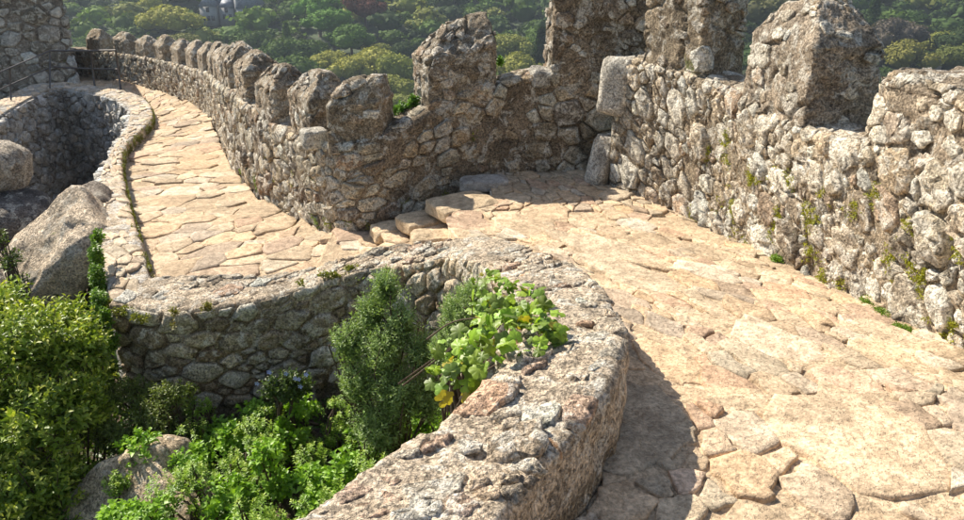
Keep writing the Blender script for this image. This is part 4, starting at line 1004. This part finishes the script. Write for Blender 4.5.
# manor: pale walls, steep blue-grey slate roofs, gables and a small turret
def prism(pts, z0, z1):
    n = len(pts); V = [(x, y, z0) for x, y in pts] + [(x, y, z1) for x, y in pts]
    f = [(i, (i + 1) % n, n + (i + 1) % n) for i in range(n)] + [(i, n + (i + 1) % n, n + i) for i in range(n)]
    f += [(n, n + i, n + i + 1) for i in range(1, n - 1)] + [(0, i + 1, i) for i in range(1, n - 1)]
    return np.array(V, float), np.array(f)
def boxg(c, s):
    x, y, z = c; a, b, h = s[0] / 2, s[1] / 2, s[2]
    return prism([(x - a, y - b), (x + a, y - b), (x + a, y + b), (x - a, y + b)], z, z + h)
def gable(c, s, axis='x', over=.4, fall=1.):
    x, y, z = c; a, b, h = s[0] / 2 + over, s[1] / 2 + over, s[2]
    if axis == 'x': V = [(x - a, y - b, z), (x + a, y - b, z), (x + a, y + b, z), (x - a, y + b, z), (x - a * fall, y, z + h), (x + a * fall, y, z + h)]; f = [(0, 1, 5), (0, 5, 4), (2, 3, 4), (2, 4, 5), (1, 2, 5), (3, 0, 4), (0, 3, 2), (0, 2, 1)]
    else: V = [(x - a, y - b, z), (x + a, y - b, z), (x + a, y + b, z), (x - a, y + b, z), (x, y - b * fall, z + h), (x, y + b * fall, z + h)]; f = [(3, 0, 4), (3, 4, 5), (1, 2, 5), (1, 5, 4), (0, 1, 4), (2, 3, 5), (0, 3, 2), (0, 2, 1)]
    return np.array(V, float), np.array(f)
HS = empty('manor_house', hq, 'pale manor with steep blue-grey slate roofs and a small turret in the far forest', 'house')
bx0 = hq + np.array((0, 0, -3))
def HP(nm, g_, m, par=HS): return obj(nm, g_[0], g_[1], m, par, smooth=False)
def off3(dx, dy, dz): return bx0 + np.array((dx, dy, dz))
HP('wall', boxg(off3(0, 4, 0), (20, 9, 7)), M_PLASTER); HP('roof', gable(off3(0, 4, 7), (20, 9, 7), 'x', .5, .7), M_SLATE)
HP('wall', boxg(off3(7, -2, 0), (7, 6, 6)), M_PLASTER); HP('gable_wall', gable(off3(7, -2.02, 6), (6.2, 5.4, 6), 'y', 0.), M_PLASTER); HP('roof', gable(off3(7, -1.6, 6.3), (7.2, 6, 6.2), 'y', .3), M_SLATE)
HP('wall', boxg(off3(-7.5, -1.5, 0), (6, 5, 7)), M_PLASTER); HP('roof', gable(off3(-7.5, -1.5, 7), (6, 5, 5), 'y', .4, .3), M_SLATE)
HP('wall', boxg(off3(-1, -1.5, 0), (5, 3, 6.5)), M_PLASTER); HP('roof', gable(off3(-1, -1.5, 6.5), (5, 3, 3), 'x', .3, .5), M_SLATE)
a = np.linspace(0, 2 * math.pi, 10, endpoint=False); tx, ty = off3(3.2, -1.5, 0)[:2]
HP('turret', prism([(tx + 1.4 * math.cos(t), ty + 1.4 * math.sin(t)) for t in a], bx0[2], bx0[2] + 10), M_PLASTER)
Vt = np.array([(tx + 1.8 * math.cos(t), ty + 1.8 * math.sin(t), bx0[2] + 10) for t in a] + [(tx, ty, bx0[2] + 16), (tx, ty, bx0[2] + 10)]); ft = [(i, (i + 1) % 10, 10) for i in range(10)] + [((i + 1) % 10, i, 11) for i in range(10)]
HP('spire', (Vt, np.array(ft)), M_SLATE)
HP('chimney', boxg(off3(-4, 4, 11), (1.2, 1.2, 5)), M_PLASTER); HP('chimney', boxg(off3(6, 5, 11), (1.2, 1.2, 4.5)), M_PLASTER)
for (dx, dy, dz) in [(-7.5, -4.03, 2), (-7.5, -4.03, 5), (-9.3, -4.03, 2), (-5.8, -4.03, 2), (5.6, -5.03, 2), (8.4, -5.03, 2), (7, -5.03, 4.4), (-1.9, -3.03, 2.5), (.2, -3.03, 2.5), (-1, -3.03, 4.8)]:
    wv = HP('window', boxg(off3(dx, dy, dz), (1.1, .12, 1.7)), M_GLASS)
# pale track up the far slope at the right
tr_ = [hill_hit(px, py) for px, py in ((934, 78), (937, 68), (940, 58), (944, 50), (950, 46))]
V = []; 
for p in spline(tr_, 24):
    for dx in (-1.4, 1.4):
        x_, y_ = p[0] + dx, p[1]; V.append((x_, y_, float(far_z(np.array(x_), np.array(y_))) + 1.2))
obj('dirt_track', np.array(V), gridfaces(24, 2), M_DIRT, kind='structure')

# ------------------------------------------------------------------ air
Vh, fh = prism([(-1750, -450), (1750, -450), (1750, 2650), (-1750, 2650)], -140, 420)
m = bpy.data.materials.new('haze'); m.use_nodes = True; nt = m.node_tree; nt.nodes.clear()
o_ = nt.nodes.new('ShaderNodeOutputMaterial'); v_ = nt.nodes.new('ShaderNodeVolumePrincipled')
v_.inputs['Color'].default_value = (.72, .84, 1, 1); v_.inputs['Density'].default_value = .0003; v_.inputs['Anisotropy'].default_value = .2
nt.links.new(v_.outputs[0], o_.inputs['Volume'])
hz = obj('haze', Vh, fh, m, None, smooth=False, kind='stuff'); tag(hz, 'pale blue summer haze over the valley', 'haze')
